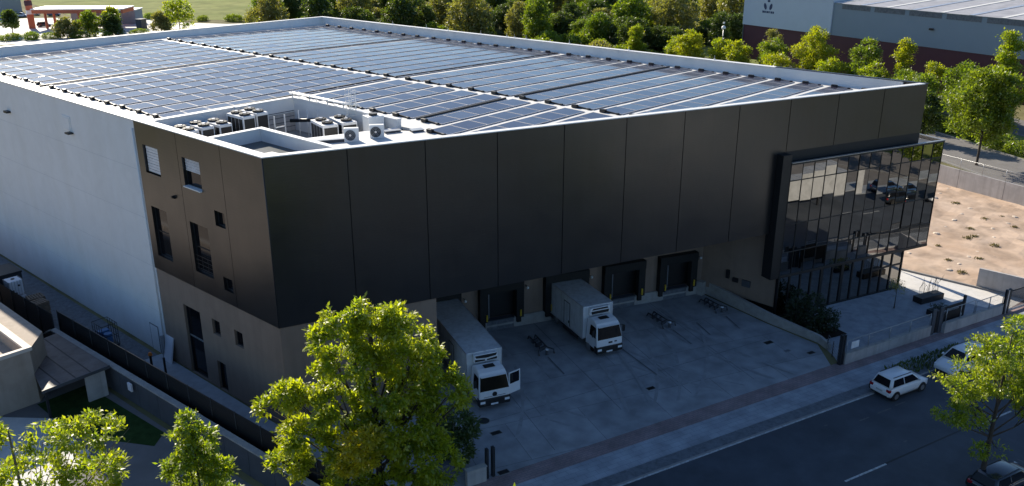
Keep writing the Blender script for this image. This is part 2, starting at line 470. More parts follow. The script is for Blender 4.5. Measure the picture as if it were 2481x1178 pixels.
# ------------------------------------------------------------------ frames of reference
ZR, ZB = 18.25, 7.37                        # parapet top, underside of the dark volume
PHI = R(-21.915)
E1 = Vector((math.cos(PHI), math.sin(PHI))) # along the front, from the near corner
N1 = Vector((math.sin(PHI), -math.cos(PHI)))# outwards
def FF(s, d, z):                            # front facade: s along, d inwards
    p = E1 * s - N1 * d
    return (p.x, p.y, z)
def FL(u, d, z):                            # left facade: u towards the front (so the face looks to -X)
    return (d, -u, z)
Q0 = Vector((37.57, -8.22)); A2 = R(-26.0)
E2 = Vector((math.cos(A2), math.sin(A2))); N2 = Vector((math.sin(A2), -math.cos(A2)))
def FD(t, d, z):                            # dock wall: t along (0 = right corner), d inwards
    p = Q0 + E2 * t - N2 * d
    return (p.x, p.y, z)
D0 = Vector((0.9455, -0.3256)); NR = Vector((-0.3256, -0.9455))
def UW(u, w, z=0.0):                        # street frame: u along, w towards the street
    p = D0 * u + NR * w
    return (p.x, p.y, z)
def UW2(u, w): return UW(u, w)[:2]
def front_y(x): return -math.tan(-PHI) * x  # facade line

# ------------------------------------------------------------------ ground, streets, paving
struct(MB().sheet([(-900, -900), (1500, -900), (1500, 1500), (-900, 1500)], -0.03, 'ground'), 'ground')
struct(MB().sheet([UW2(-260, 15.1), UW2(320, 15.1), UW2(320, 27.6), UW2(-260, 27.6)], -0.012, 'asphalt'), 'road')
mb = MB()
mb.prism([UW2(-9, 12.1), UW2(130, 12.1), UW2(130, 14.05), UW2(-9, 14.05)], -0.1, 0.0, 'sidewalk')
struct(mb, 'sidewalk')
struct(MB().prism([UW2(-9, 10.8), UW2(130, 10.8), UW2(130, 12.1), UW2(-9, 12.1)], -0.1, 0.001, 'pavers'), 'brick_band')
mb = MB()
mb.prism([UW2(-9, 14.05), UW2(130, 14.05), UW2(130, 14.95), UW2(-9, 14.95)], -0.1, -0.008, 'gutter')
for k in range(70):
    u = -9 + k * 2.0
    mb.prism([UW2(u, 14.95), UW2(u + 1.985, 14.95), UW2(u + 1.985, 15.1), UW2(u, 15.1)], -0.1, -0.002, 'kerb')
struct(mb, 'kerb')
mb = MB()
mb.sheet([UW2(-9, 15.1), UW2(37, 15.1), UW2(37, 15.24), UW2(-9, 15.24)], -0.008, 'line')
for u0 in (27.0, 39.5, 52, 14.5, 2.0, 64.5):
    mb.sheet([UW2(u0, 21.27), UW2(u0 + 3.6, 21.27), UW2(u0 + 3.6, 21.41), UW2(u0, 21.41)], -0.008, 'line')
for u0, w0, ln in ((35.0, 17.05, 1.3), (36.9, 16.95, 1.0), (33.2, 17.1, 0.9), (30.7, 16.4, 0.25), (33.6, 20.2, 0.3)):
    mb.sheet([UW2(u0, w0), UW2(u0 + ln, w0), UW2(u0 + ln, w0 + 0.12), UW2(u0, w0 + 0.12)], -0.008, 'faint')
mb.sheet([UW2(30.6, 21.22), UW2(38.8, 21.10), UW2(38.8, 21.22), UW2(30.6, 21.36)], -0.0085, 'dark_back')
for u0 in range(-40, 120, 6):
    mb.sheet([UW2(u0, 24.9), UW2(u0 + 0.1, 24.9), UW2(u0 + 0.1, 27.2), UW2(u0, 27.2)], -0.008, 'faint')
struct(mb, 'road_markings')
mb = MB()
mb.prism([UW2(-150, 27.6), UW2(200, 27.6), UW2(200, 30.2), UW2(-150, 30.2)], -0.1, 0.10, 'sidewalk')
struct(mb, 'opposite_sidewalk')
struct(MB().sheet([UW2(-150, 30.2), UW2(200, 30.2), UW2(200, 75), UW2(-150, 75)], -0.015, 'asphalt_old'), 'opposite_lot')
# yard: concrete with poured bays
yard_poly = [(-1.6, 1.0), (-3.4, -10.5), UW2(0.2, 10.8), UW2(37.6, 10.8), (34.7, -20.3), (35.6, -15.6), (37.57, -8.22), FD(-29, 0, 0)[:2], (9.7, -3.9), (0, 0)]
struct(MB().sheet(yard_poly, -0.006, 'yard'), 'yard')
mb = MB()
for t in (-27.5, -22.4, -16.2, -10.6, -5.3):                        # bay joints running out from the docks
    a = Vector(FD(t, 0, 0)); dirv = Vector((N2.x, N2.y, 0)); b = a + dirv * 17.5; n = Vector((E2.x, E2.y, 0)) * 0.02
    if (b.x * NR.x + b.y * NR.y) > 10.6: b = a + dirv * 14.8
    mb.quad(a - n, b - n, b + n, a + n, 'gutter')
mb.quad(UW(2, 5.2), UW(36.5, 5.2), UW(36.5, 5.24), UW(2, 5.24), 'gutter')
for v in range(len(mb.v)): mb.v[v].z = -0.002
struct(mb, 'yard_joints')
struct(MB().prism([(-1.55, 1.4), (-1.75, -11), (-3.4, -10.4), (-1.4, 16.5), (-0.02, 16.5), (-0.02, 0.2)], -0.1, 0.004, 'path'), 'side_path')
struct(MB().sheet([(-5.2, 75), (-3.9, -11), (-1.5, -11), (-0.3, 16), (0, 75)], -0.012, 'gutter'), 'side_strip')
struct(MB().sheet([(35.1, -20.3), (37.6, -16.6), (40.5, -15.3), (50.9, -19.8), (50.9, -29.5), UW2(38.4, 11.1)], 0.004, 'plaza'), 'plaza')
struct(MB().sheet([(35.25, -20.2), (36.1, -15.7), (40.1, -17.0), (38.6, -19.6), (38.0, -21.3)], 0.05, 'earth'), 'planting_bed')
struct(MB().sheet([(50.9, -18.5), (54.9, -17.5), (55.15, -30.2), (50.9, -29.5)], 0.006, 'white_pave'), 'white_paving')
mb = MB(); mb.box((54.9, -28.9, -0.1), (55.05, -17, 0.16), 'kerb'); mb.box((51.1, -17.0, -0.1), (51.4, 70, 0.12), 'kerb')
struct(mb, 'lot_kerb')
rng = np.random.default_rng(5)
# bare lot: gently uneven soil sheet
mb = MB()
nx, ny = 44, 40
xs = np.linspace(51.4, 92, nx); ys = np.linspace(-31, 22, ny)
hx = rng.normal(0, 0.05, (nx, ny))
pts = []
for i in range(nx):
    for j in range(ny):
        e = min(i, nx-1-i, j, ny-1-j) / 3
        y = ys[j]; x = xs[i]
        x0 = x
        if x < 55.0 and y < -17: x0 = 55.05 + (x - 51.4) * 0.05
        pts.append((x0, y, 0.02 + max(0, hx[i, j] + 0.05) * min(1, e)))
mb.add(pts, [(i*ny + j, (i+1)*ny + j, (i+1)*ny + j + 1, i*ny + j + 1) for i in range(nx-1) for j in range(ny-1)], 'soil')
struct(mb, 'bare_lot')
# far right road and verge
fr = Vector((0.563, 0.826)); fn = Vector((0.826, -0.563)); f0 = Vector((97.0, -14.0))
def FR(u, w): p = f0 + fr * u + fn * w; return (p.x, p.y)
struct(MB().sheet([FR(-80, 0), FR(160, 0), FR(160, 11.0), FR(-80, 11.0)], 0.004, 'asphalt_old'), 'far_road')
mb = MB()
mb.prism([FR(-80, 11.0), FR(160, 11.0), FR(160, 11.25), FR(-80, 11.25)], -0.05, 0.14, 'kerb')
mb.prism([FR(-80, -0.25), FR(160, -0.25), FR(160, 0), FR(-80, 0)], -0.05, 0.14, 'kerb')
struct(mb, 'far_road_kerb')
struct(MB().sheet([FR(-80, 22), FR(90, 22), FR(90, 31), FR(-80, 31)], 0.006, 'asphalt_old'), 'service_road')
struct(MB().sheet([FR(-80, 11.3), FR(160, 11.3), FR(160, 21.9), FR(-80, 21.9)], 0.0, 'grass'), 'verge')
# far left: field, forecourt, lane
struct(MB().sheet([(105, 275), (135, 225), (158, 200), (175, 215), (190, 270), (260, 420), (130, 420)], 0.0, 'grass'), 'field')
struct(MB().sheet([(40, 222), (98, 205), (118, 228), (108, 262), (96, 280), (60, 300), (10, 300)], 0.0, 'forecourt'), 'forecourt')
struct(MB().sheet([(98, 206), (150, 196), (152, 203), (128, 216), (120, 232), (117, 268), (109, 275), (107, 262), (114, 228)], 0.01, 'forecourt'), 'lane')
struct(MB().sheet([(140, 200), (165, 60), (215, 20), (560, 200), (330, 520), (190, 420), (185, 262), (160, 212)], -0.01, 'undergrowth'), 'wood_floor')

# ------------------------------------------------------------------ the warehouse
wh = thing('warehouse', 'large white and dark grey warehouse with solar panels on its roof and loading docks', 'warehouse')
# white walls
mb = MB()
YD = 15.49
WX1 = 51.03
mb.box((0.06, YD + 0.01, 0), (0.40, 62.1, ZR - 0.06), 'white')
mb.box((0.40, 61.76, 0), (50.69, 62.1, ZR - 0.06), 'white')
mb.box((50.69, -18.6, 0), (WX1, 62.1, ZR - 0.06), 'white')
mb.build('wall', wh)
# wall joints: fine panel seams on the white side wall (grooves drawn as recessed strips)
mb = MB()
for z in (3.6, 7.3, 11.0, 14.6):
    mb.box((0.052, YD + 0.05, z), (0.062, 62.0, z + 0.018), 'seam')
mb.build('panel_seam', wh)
# tan base walls
mb = MB()
tan_holes_L = [(-12.2, -9.95, 0.0, 5.4, 0.30, None), (-8.40, -7.40, 4.30, 5.45, 0.22, None), (-5.60, -4.60, 4.35, 5.50, 0.22, None), (-8.40, -7.30, 0.02, 2.25, 0.22, None)]
holed_wall(mb, lambda u, d, z: FL(u, d + 0.10, z), -YD, -0.1, 0, ZB, tan_holes_L, 'tan')
e = E1 * 0.10
holed_wall(mb, lambda u, d, z: FF(u, d + 0.10, z), 0.1, 10.45, 0, ZB, [], 'tan')
mb.quad(FF(10.45, 0.1, 0), FF(10.45, 8.6, 0), FF(10.45, 8.6, ZB), FF(10.45, 0.1, ZB), 'tan')
# corner strip
mb.quad(FL(-0.1, 0.10, 0), FF(0.1, 0.10, 0), FF(0.1, 0.10, ZB), FL(-0.1, 0.10, ZB), 'tan')
# dock wall with five openings
DOCKS = [(-26.35, -22.55), (-21.0, -17.25), (-15.35, -11.4), (-9.95, -6.05), (-4.6, -0.85)]
holed_wall(mb, FD, -30.5, 0.0, 0.9, ZB, [(a + 0.25, b - 0.25, 0.9, 3.75, 0.5, None) for a, b in DOCKS], 'tan')
# right-hand return wall running out to the front
cx, cy = Q0
def FW(u, d, z): return (cx - u * 0.03 + d, cy - u, z)
holed_wall(mb, FW, 0.0, 6.95, 0.75, ZB, [], 'tan')
mb.quad(FW(6.95, 0, 0.0), FW(6.95, 2.2, 0.0), FW(6.95, 2.2, ZB), FW(6.95, 0, ZB), 'tan')
mb.build('base_wall', wh)
# recess soffit and the dark soffit of the upper volume
mb = MB()
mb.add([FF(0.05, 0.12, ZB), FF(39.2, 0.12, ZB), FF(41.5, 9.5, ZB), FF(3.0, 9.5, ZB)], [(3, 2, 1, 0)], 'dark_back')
mb.build('soffit', wh)
# dark cladding, left and front, in 5 m panels with open joints
win_left = [('w', -14.62, -12.56, 14.68, 16.65), ('w', -9.40, -7.26, 14.74, 16.66), ('t', -14.66, -12.55, 8.52, 12.23), ('t', -9.46, -7.2, 8.7, 12.25),
            ('s', -6.10, -4.92, 12.72, 13.75), ('s', -5.98, -4.90, 8.30, 9.22)]
holes = [(a, b, c, d, 0.34, None) for _, a, b, c, d in win_left]
for u in (-4.62, -9.92):
    holes.append((u - 0.02, u + 0.02, ZB, ZR - 0.05, 0.07, 'dark_back'))
mb = MB()
holed_wall(mb, FL, -YD, 0.0, ZB, ZR - 0.05, holes, 'clad')
holes = [(5.0 * k - 0.03, 5.0 * k + 0.03, ZB if k < 8 else 14.05, ZR - 0.05, 0.07, 'dark_back') for k in range(1, 11)]
holed_wall(mb, FF, 0.0, 39.15, ZB, ZR - 0.05, [h for h in holes if h[0] < 38], 'clad')
holed_wall(mb, FF, 39.15, 55.0, 14.05, ZR - 0.05, [h for h in holes if h[0] > 38], 'clad')
mb.quad(FL(-YD, 0, ZB), FL(-YD, 0.1, ZB), FL(-YD, 0.1, ZR), FL(-YD, 0, ZR), 'clad')
# right flank near the corner
mb.quad(FF(55.0, 0, 14.05), (WX1 + 0.02, -9.0, 14.05), (WX1 + 0.02, -9.0, ZR - 0.05), FF(55.0, 0, ZR - 0.05), 'clad')
# underside lip
mb.quad(FL(0, 0, ZB), FL(-YD, 0, ZB), FL(-YD, 0.12, ZB), FL(-0.1, 0.12, ZB), 'clad')
mb.quad(FF(0, 0, ZB), FF(0.1, 0.12, ZB), FF(39.15, 0.12, ZB), FF(39.15, 0, ZB), 'clad')
mb.build('cladding', wh)
mb = MB()      # thin shiny corner trim and vertical edge
mb.tube([(0, 0, ZB), (0, 0, ZR - 0.05)], 0.035, 'dark_metal', 6)
mb.build('corner_trim', wh)
# inner core behind the openings (dark interior) and upper front wall inner skin
mb = MB()
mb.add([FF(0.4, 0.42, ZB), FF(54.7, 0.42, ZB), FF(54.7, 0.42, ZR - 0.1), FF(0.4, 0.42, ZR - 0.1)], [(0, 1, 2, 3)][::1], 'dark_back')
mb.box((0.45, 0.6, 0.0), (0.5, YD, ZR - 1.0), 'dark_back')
mb.build('core', wh)
# parapet inner faces
mb = MB()
mb.quad(FF(0.5, 0.36, 17.0), FF(54.4, 0.36, 17.0), FF(54.4, 0.36, ZR - 0.06), FF(0.5, 0.36, ZR - 0.06), 'white')
mb.box((0.06, 0.5, 16.9), (0.40, YD + 0.01, ZR - 0.06), 'white')
mb.box((0.40, 6.7, 15.3), (0.62, 15.3, ZR - 0.07), 'white')
mb.build('parapet', wh)
# copings
mb = MB()
mb.box((-0.05, 0.45, ZR - 0.06), (0.62, 62.16, ZR), 'white_cap')
mb.box((0.62, 61.62, ZR - 0.06), (50.5, 62.16, ZR), 'white_cap')
mb.box((50.5, -7.0, ZR - 0.06), (51.09, 62.16, ZR), 'white_cap')
mb.prism([FF(-0.05, -0.05, 0)[:2], FF(54.6, -0.05, 0)[:2], FF(54.6, 0.42, 0)[:2], FF(0.4, 0.42, 0)[:2], (0.55, 0.45), (-0.05, 0.45)], ZR - 0.06, ZR + 0.002, 'white_cap')
mb.build('coping', wh)
mb = MB()
mb.prism([(50.72, -7.0), (51.09, -7.0), FF(55.08, -0.05, 0)[:2], FF(54.6, -0.05, 0)[:2]], ZR - 0.055, ZR + 0.006, 'dark_metal')
mb.build('dark_coping', wh)
# dark cable line clipped along the coping of the right flank and small lightning pins
pins = MB()
for y in (40.5, 36.6, 31.0, 26.8, 25.6, 23.8, 17.5, 9.6, -0.5, 47.0):
    pins.cyl((50.95, y, ZR), 0.025, 0.42, 'galv', 6)
    pins.box((50.87, y - 0.08, ZR), (51.03, y + 0.08, ZR + 0.08), 'white_cap')
pins.build('lightning_pins', wh)
# roof membrane: shallow gable with the ridge at x = 25.5; opening for the plant well and the corner light well
ZE, ZG = 17.2, 17.55
RX = 25.5
def zr(x): return ZE + (ZG - ZE) * (1 - abs(x - RX) / RX)
mb = MB()
def rp(poly): 
    z = [zr(p[0]) for p in poly]
    mb.prism(poly, [q - 0.2 for q in z], z, 'membrane')
rp([(0.4, 15.75), (13.3, 15.75), (13.3, 61.76), (0.4, 61.76)])
rp([(13.3, front_y(13.3) + 0.45), (25.5, front_y(25.5) + 0.45), (25.5, 61.76), (13.3, 61.76)])
rp([(25.5, front_y(25.5) + 0.45), (50.69, front_y(50.69) + 0.45), (50.69, 61.76), (25.5, 61.76)])
rp([(5.0, front_y(5.0) + 0.45), (13.3, front_y(13.3) + 0.45), (13.3, 0.4), (11.9, 3.2), (5.0, 5.6)])
mb.build('roof', wh)
# plant well: walls with white copings and a grey floor
mb = MB()
mb.box((0.5, 15.35, 15.2), (13.3, 15.75, ZR - 0.35), 'white')
mb.box((12.95, 3.0, 15.2), (13.3, 15.35, ZR - 0.35), 'white')
mb.box((7.7, 15.05, 15.2), (8.6, 15.35, ZR - 0.30), 'white')
mb.prism([(4.55, 6.9), (5.0, 5.6), (11.9, 3.2), (12.95, 3.0), (12.95, 3.3), (5.1, 6.0), (4.6, 7.1)], 15.2, 17.3, 'white')
mb.build('plant_well_wall', wh)
mb = MB()
mb.box((0.45, 15.3, ZR - 0.35), (13.36, 15.8, ZR - 0.29), 'white_cap')
mb.box((12.88, 3.0, ZR - 0.35), (13.36, 15.3, ZR - 0.29), 'white_cap')
mb.box((7.62, 14.98, ZR - 0.30), (8.68, 15.3, ZR - 0.24), 'white_cap')
mb.build('plant_well_coping', wh)
MB().prism([(0.62, 6.8), (4.6, 6.8), (12.95, 3.1), (12.95, 15.35), (0.62, 15.35)], 15.1, 15.35, 'concrete').build('plant_well_floor', wh)
# grey service wall with louvred door on the back of the well
mb = MB()
mb.box((9.2, 15.29, 15.36), (12.9, 15.35, 16.8), 'conc_wall')
for z in (15.7, 16.1, 16.5, 16.9):
    mb.box((9.2, 15.26, z), (12.9, 15.29, z + 0.05), 'gutter')
mb.build('service_panel', wh)
# corner light well
mb = MB()
mb.box((0.62, 6.55, 16.9), (4.35, 6.85, ZR - 0.06), 'white')
mb.box((4.2, -0.9, 16.9), (4.5, 6.55, ZR - 0.06), 'white')
mb.build('light_well_wall', wh)
mb = MB()
mb.box((0.62, 6.5, ZR - 0.06), (4.55, 6.9, ZR + 0.003), 'white_cap')
mb.box((4.15, front_y(4.3) + 0.40, ZR - 0.06), (4.55, 6.5, ZR + 0.003), 'white_cap')
mb.build('light_well_coping', wh)
MB().prism([(0.40, 0.4), FF(0.6, 0.4, 0)[:2], FF(4.5, 0.4, 0)[:2], (4.2, 6.55), (0.40, 6.55)], 17.2, 17.4, 'well_shade').build('light_well_floor', wh)  # floor painted dark for the shadow lying in the well
MB().prism([(0.40, 0.42), FF(0.6, 0.4, 0)[:2], FF(3.4, 0.4, 0)[:2], (2.9, 3.4), (0.40, 3.6)], 17.40, 17.46, 'membrane').build('light_well_sun_patch', wh)  # pale sheet painting the sunlit corner onto the dark floor

# windows of the left face
def window(kind, a, b, c, d, dep=0.30, off=0.0):
    T = Matrix.Translation((off, 0, 0))
    y0, y1 = -b, -a
    f = MB(T)
    w = 0.07
    f.box((dep - 0.08, y0, c), (dep, y0 + w, d), 'dark_metal'); f.box((dep - 0.08, y1 - w, c), (dep, y1, d), 'dark_metal')
    f.box((dep - 0.08, y0 + w, c), (dep, y1 - w, c + w), 'dark_metal'); f.box((dep - 0.08, y0 + w, d - w), (dep, y1 - w, d), 'dark_metal')
    if kind == 't':
        f.box((dep - 0.07, y0 + w, (c + d) / 2 - 0.03), (dep, y1 - w, (c + d) / 2 + 0.03), 'dark_metal')
    if kind == 'rail':
        f.box((dep - 0.07, y0 + w, 2.9), (dep, y1 - w, 3.0), 'galv')
    fo = f.build('window' if kind != 'door' else 'door', wh)
    g = MB(T); g.box((dep - 0.03, y0 + w, c + w), (dep - 0.01, y1 - w, d - w), 'glass_dark'); g.build('pane', fo)
    return fo
wins = [window(*w) for w in win_left]
for (fo, drop, (k, a, b, c, d)) in ((wins[0], 0.0, win_left[0]), (wins[1], 0.95, win_left[1])):
    s = MB()
    y0, y1 = -b + 0.1, -a - 0.1
    n = 9
    for i in range(n):
        z0 = c + 0.08 + drop + (d - c - 0.16 - drop) * i / n
        z1 = z0 + (d - c - 0.16 - drop) / n - 0.025
        s.box((0.16 + 0.01 * (i % 2), y0, z0), (0.20, y1, z1), 'blind')
    s.build('shutter', fo)
s = MB()
s.box((-0.16, 7.3, 14.68), (0.30, 9.36, 14.75), 'white_cap'); s.build('sill', wins[1])
s = MB(); s.box((0.05, 12.6, 14.62), (0.30, 14.6, 14.68), 'galv'); s.build('sill', wins[0])
# juliet bar in the second tall window
s = MB()
for z in (8.95, 9.25, 9.55, 9.85):
    s.box((0.10, 7.25, z), (0.13, 9.40, z + 0.03), 'dark_metal')
for y in (7.9, 8.6): s.box((0.10, y, 8.95), (0.13, y + 0.03, 9.85), 'dark_metal')
s.build('railing', wins[3])
for k, a, b, c, d in (('rail', -12.2, -9.95, 0.0, 5.4), ('s', -8.40, -7.40, 4.30, 5.45), ('s', -5.60, -4.60, 4.35, 5.50), ('door', -8.40, -7.30, 0.02, 2.25)):
    window(k, a, b, c, d, 0.26, 0.10)
mb = MB(); mb.cyl((-0.20, 11.1, 13.62), 0.09, 0.22, 'black', 10, 'x'); mb.box((-0.12, 10.95, 13.5), (0.0, 11.25, 13.6), 'black'); mb.build('overflow_spout', wh)
mb = MB()
mb.box((0.0, 26.1, 15.75), (0.06, 27.5, 16.9), 'white_cap'); mb.box((-0.03, 26.2, 15.85), (0.0, 27.4, 16.8), 'white')
mb.build('wall_vent', wh)
mb = MB(); mb.box((-0.35, 25.9, 15.60), (0.06, 26.55, 15.72), 'dark_metal'); mb.build('vent_hood', wh)
mb = MB(); mb.box((-0.30, 38.2, 15.55), (0.06, 38.9, 15.72), 'dark_metal'); mb.build('wall_lamp', wh)
mb = MB(); mb.box((0.03, 16.6, 0), (0.056, 17.9, 2.2), 'gutter'); mb.box((0.02, 16.68, 0), (0.05, 17.82, 2.12), 'white'); mb.build('door', wh)
# white leaning downpipe at the corner of the white wall
mb = MB(); mb.tube([(-0.02, YD + 0.25, 0.1), (-0.02, YD + 0.25, 17.6)], 0.06, 'white_cap', 8); mb.build('downpipe', wh)

# loading docks
for i, (a, b) in enumerate(DOCKS):
    d = MB()
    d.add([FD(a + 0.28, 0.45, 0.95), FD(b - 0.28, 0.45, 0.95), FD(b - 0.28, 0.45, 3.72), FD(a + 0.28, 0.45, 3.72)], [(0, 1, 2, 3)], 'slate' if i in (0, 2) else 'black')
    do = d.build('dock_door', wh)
    s = MB()      # shelter: two side pads and a head curtain
    for (t0, t1) in ((a, a + 0.62), (b - 0.62, b)):
        q = [FD(t0, -0.55, 0)[:2], FD(t1, -0.55, 0)[:2], FD(t1, 0.0, 0)[:2], FD(t0, 0.0, 0)[:2]]
        s.prism(q, 0.95, 4.05, 'rubber')
    q = [FD(a, -0.60, 0)[:2], FD(b, -0.60, 0)[:2], FD(b, 0.0, 0)[:2], FD(a, 0.0, 0)[:2]]
    s.prism(q, 3.45, 4.15, 'rubber')
    s.build('dock_shelter', do)
    l = MB()      # guide strip on the left pad
    q = [FD(a + 0.66, -0.62, 0)[:2], FD(a + 0.74, -0.62, 0)[:2], FD(a + 0.74, -0.56, 0)[:2], FD(a + 0.66, -0.56, 0)[:2]]
    l.prism(q, 1.3, 3.4, 'gutter'); l.build('edge_strip', do)
    for t in (a + 0.48, b - 0.36):
        y = MB()
        y.prism([FD(t, -0.66, 0)[:2], FD(t + 0.12, -0.66, 0)[:2], FD(t + 0.12, -0.56, 0)[:2], FD(t, -0.56, 0)[:2]], 1.10, 1.65, 'yellow')
        y.build('marker', do)
    for t in (a + 0.15, b - 0.5):
        bpr = MB(); bpr.prism([FD(t, -0.35, 0)[:2], FD(t + 0.35, -0.35, 0)[:2], FD(t + 0.35, 0.0, 0)[:2], FD(t, 0.0, 0)[:2]], 0.45, 0.93, 'rubber')
        bpr.build('bumper', do)
    lv = MB()
    lv.prism([FD(a + 0.7, -0.25, 0)[:2], FD(b - 0.7, -0.25, 0)[:2], FD(b - 0.7, 0.3, 0)[:2], FD(a + 0.7, 0.3, 0)[:2]], 0.86, 0.94, 'slate')
    lv.prism([FD(a + 0.7, -0.10, 0)[:2], FD(b - 0.7, -0.10, 0)[:2], FD(b - 0.7, 0.0, 0)[:2], FD(a + 0.7, 0.0, 0)[:2]], 0.3, 0.45, 'concrete')
    lv.build('dock_leveller', do)
for t, z in ((-22.2, 3.05), (-16.9, 3.35), (-11.15, 3.35), (-0.55, 3.5)):
    l = MB(); q = FD(t, -0.5, z); l.cyl((q[0], q[1], q[2]), 0.10, 0.16, 'lamp_clear', 12); l.tube([FD(t, 0, z + 0.1), FD(t, -0.5, z + 0.1)], 0.03, 'black', 6)
    l.build('dock_lamp', wh)
# concrete plinth under docks and along the right return wall, sloping down to the street
mb = MB()
last = -30.5
for a, b in DOCKS + [(0.0, 0.0)]:
    q = [FD(last, -0.12, 0)[:2], FD(a + (0.7 if a < 0 else 0), -0.12, 0)[:2], FD(a + (0.7 if a < 0 else 0), 0.02, 0)[:2], FD(last, 0.02, 0)[:2]]
    mb.prism(q, 0, 0.93, 'concrete')
    if a < 0:
        q = [FD(a + 0.7, -0.05, 0)[:2], FD(b - 0.7, -0.05, 0)[:2], FD(b - 0.7, 0.02, 0)[:2], FD(a + 0.7, 0.02, 0)[:2]]
        mb.prism(q, 0, 0.86, 'gutter')
    last = b - 0.7
mb.box((Q0.x - 0.55, Q0.y - 0.5, 0), (Q0.x + 0.1, Q0.y + 0.15, 1.25), 'concrete')
mb.build('dock_plinth', wh)
# glass office box
GB0, GB1, GO = 39.2, 57.33, -0.69
ZG0, ZG1 = 3.57, 13.25
colw = (GB1 - GB0 - 0.9) / 14.0
gz = [ZG0 + 0.22, 5.75, 8.15, 11.8, ZG1 - 0.14]
mb = MB()
rg = random.Random(3)
cols = [GB0 + 0.9 + colw * i for i in range(15)]
for i in range(14):
    for j in range(4):
        t1, t2 = rg.gauss(0, 0.010), rg.gauss(0, 0.009)
        mb.quad(FF(cols[i], GO + 0.03 + t1, gz[j]), FF(cols[i+1], GO + 0.03 - t1, gz[j]), FF(cols[i+1], GO + 0.03 - t1 + t2, gz[j+1]), FF(cols[i], GO + 0.03 + t1 + t2, gz[j+1]), 'mirror')
glz = mb.build('glazing', wh)
mb = MB()
for s in cols: mb.prism([FF(s - 0.022, GO - 0.01, 0)[:2], FF(s + 0.022, GO - 0.01, 0)[:2], FF(s + 0.022, GO + 0.05, 0)[:2], FF(s - 0.022, GO + 0.05, 0)[:2]], gz[0], gz[-1], 'black')
for z in gz[1:-1]:
    mb.prism([FF(cols[0], GO - 0.015, 0)[:2], FF(cols[-1], GO - 0.015, 0)[:2], FF(cols[-1], GO + 0.05, 0)[:2], FF(cols[0], GO + 0.05, 0)[:2]], z - 0.03, z + 0.03, 'black')
mb.build('mullion', glz)
mb = MB()     # dark frame: left jamb, head, sill, soffit, right flank
def fbox(s0, s1, d0, d1, z0, z1, m): mb.prism([FF(s0, d0, 0)[:2], FF(s1, d0, 0)[:2], FF(s1, d1, 0)[:2], FF(s0, d1, 0)[:2]], z0, z1, m)
fbox(GB0 - 0.02, GB0 + 0.87, GO + 0.02, 0.4, ZG0, ZG1 + 0.7, 'black')
fbox(GB0 + 0.87, GB1 + 0.05, GO - 0.04, GO + 0.10, gz[-1], ZG1, 'black')
fbox(GB0 + 0.87, GB1 + 0.05, GO - 0.04, GO + 0.10, ZG0, gz[0], 'black')
fbox(GB0 + 0.87, GB1 - 0.05, GO + 0.10, 2.0, ZG0 + 0.01, ZG0 + 0.15, 'black')
fbox(GB1 - 0.02, GB1 + 0.05, GO + 0.10, 9.0, ZG0, ZG1, 'mirror')
fbox(GB0 - 0.05, GB1 - 2.35, 0.02, 0.6, ZG1 - 0.2, 14.05, 'dark_back')
mb.build('office_frame', wh)
mb = MB()
fbox(GB0 + 0.9, GB1 + 0.08, GO - 0.07, GO + 0.16, ZG1 + 0.004, ZG1 + 0.06, 'galv')
fbox(GB1 - 0.1, GB1 + 0.08, GO + 0.16, 9.0, ZG1 + 0.004, ZG1 + 0.06, 'galv')
mb.build('office_coping', wh)
mb = MB(); fbox(GB0 + 0.9, GB1 - 0.1, GO + 0.16, 9.0, ZG1 - 0.35, ZG1 - 0.25, 'slate'); mb.build('office_roof', wh)
# ground floor glazing below
mb = MB()
gcol = [GB0 + 0.9 + 1.19 * i for i in range(13)]
gcol[-1] = 54.5
for i in range(12):
    t1 = rg.gauss(0, 0.006)
    mb.quad(FF(gcol[i], GO + 0.06 + t1, 0.05), FF(gcol[i+1], GO + 0.06 - t1, 0.05), FF(gcol[i+1], GO + 0.06 - t1, ZG0), FF(gcol[i], GO + 0.06 + t1, ZG0), 'gf_glass')
gg = mb.build('ground_floor_glazing', wh)
mb = MB()
for s in gcol:
    w = 0.06 if s not in (gcol[6], gcol[4]) else 0.14
    mb.prism([FF(s - w, GO - 0.02, 0)[:2], FF(s + w, GO - 0.02, 0)[:2], FF(s + w, GO + 0.12, 0)[:2], FF(s - w, GO + 0.12, 0)[:2]], 0, ZG0, 'black')
mb.prism([FF(gcol[9], GO - 0.01, 0)[:2], FF(54.5, GO - 0.01, 0)[:2], FF(54.5, GO + 0.1, 0)[:2], FF(gcol[9], GO + 0.1, 0)[:2]], 2.3, 2.42, 'black')
mb.prism([FF(gcol[0], GO - 0.03, 0)[:2], FF(54.55, GO - 0.03, 0)[:2], FF(54.55, GO + 0.1, 0)[:2], FF(gcol[0], GO + 0.1, 0)[:2]], 0.0, 0.12, 'black')
mb.build('mullion', gg)
mb = MB(); fbox(54.5, 54.56, GO + 0.1, 6, 0, ZG0, 'gf_glass'); mb.build('lobby_side_glazing', wh)
mb = MB(); fbox(40.36, 40.5, GO + 0.1, 3.5, 0, ZG0, 'black'); mb.build('lobby_flank', wh)
# fixings on the return wall: two dark wall plates, hose box
for u, z, w, h, mm in ((2.45, 2.55, 0.30, 0.75, 'black'), (4.0, 2.15, 0.75, 0.55, 'slate'), (3.1, 2.2, 0.5, 0.35, 'black')):
    mb = MB(); mb.box((Q0.x - 0.2 - u * 0.03, Q0.y - u - w, z - h / 2), (Q0.x - 0.03 - u * 0.03, Q0.y - u, z + h / 2), mm); mb.build('control_box', wh)

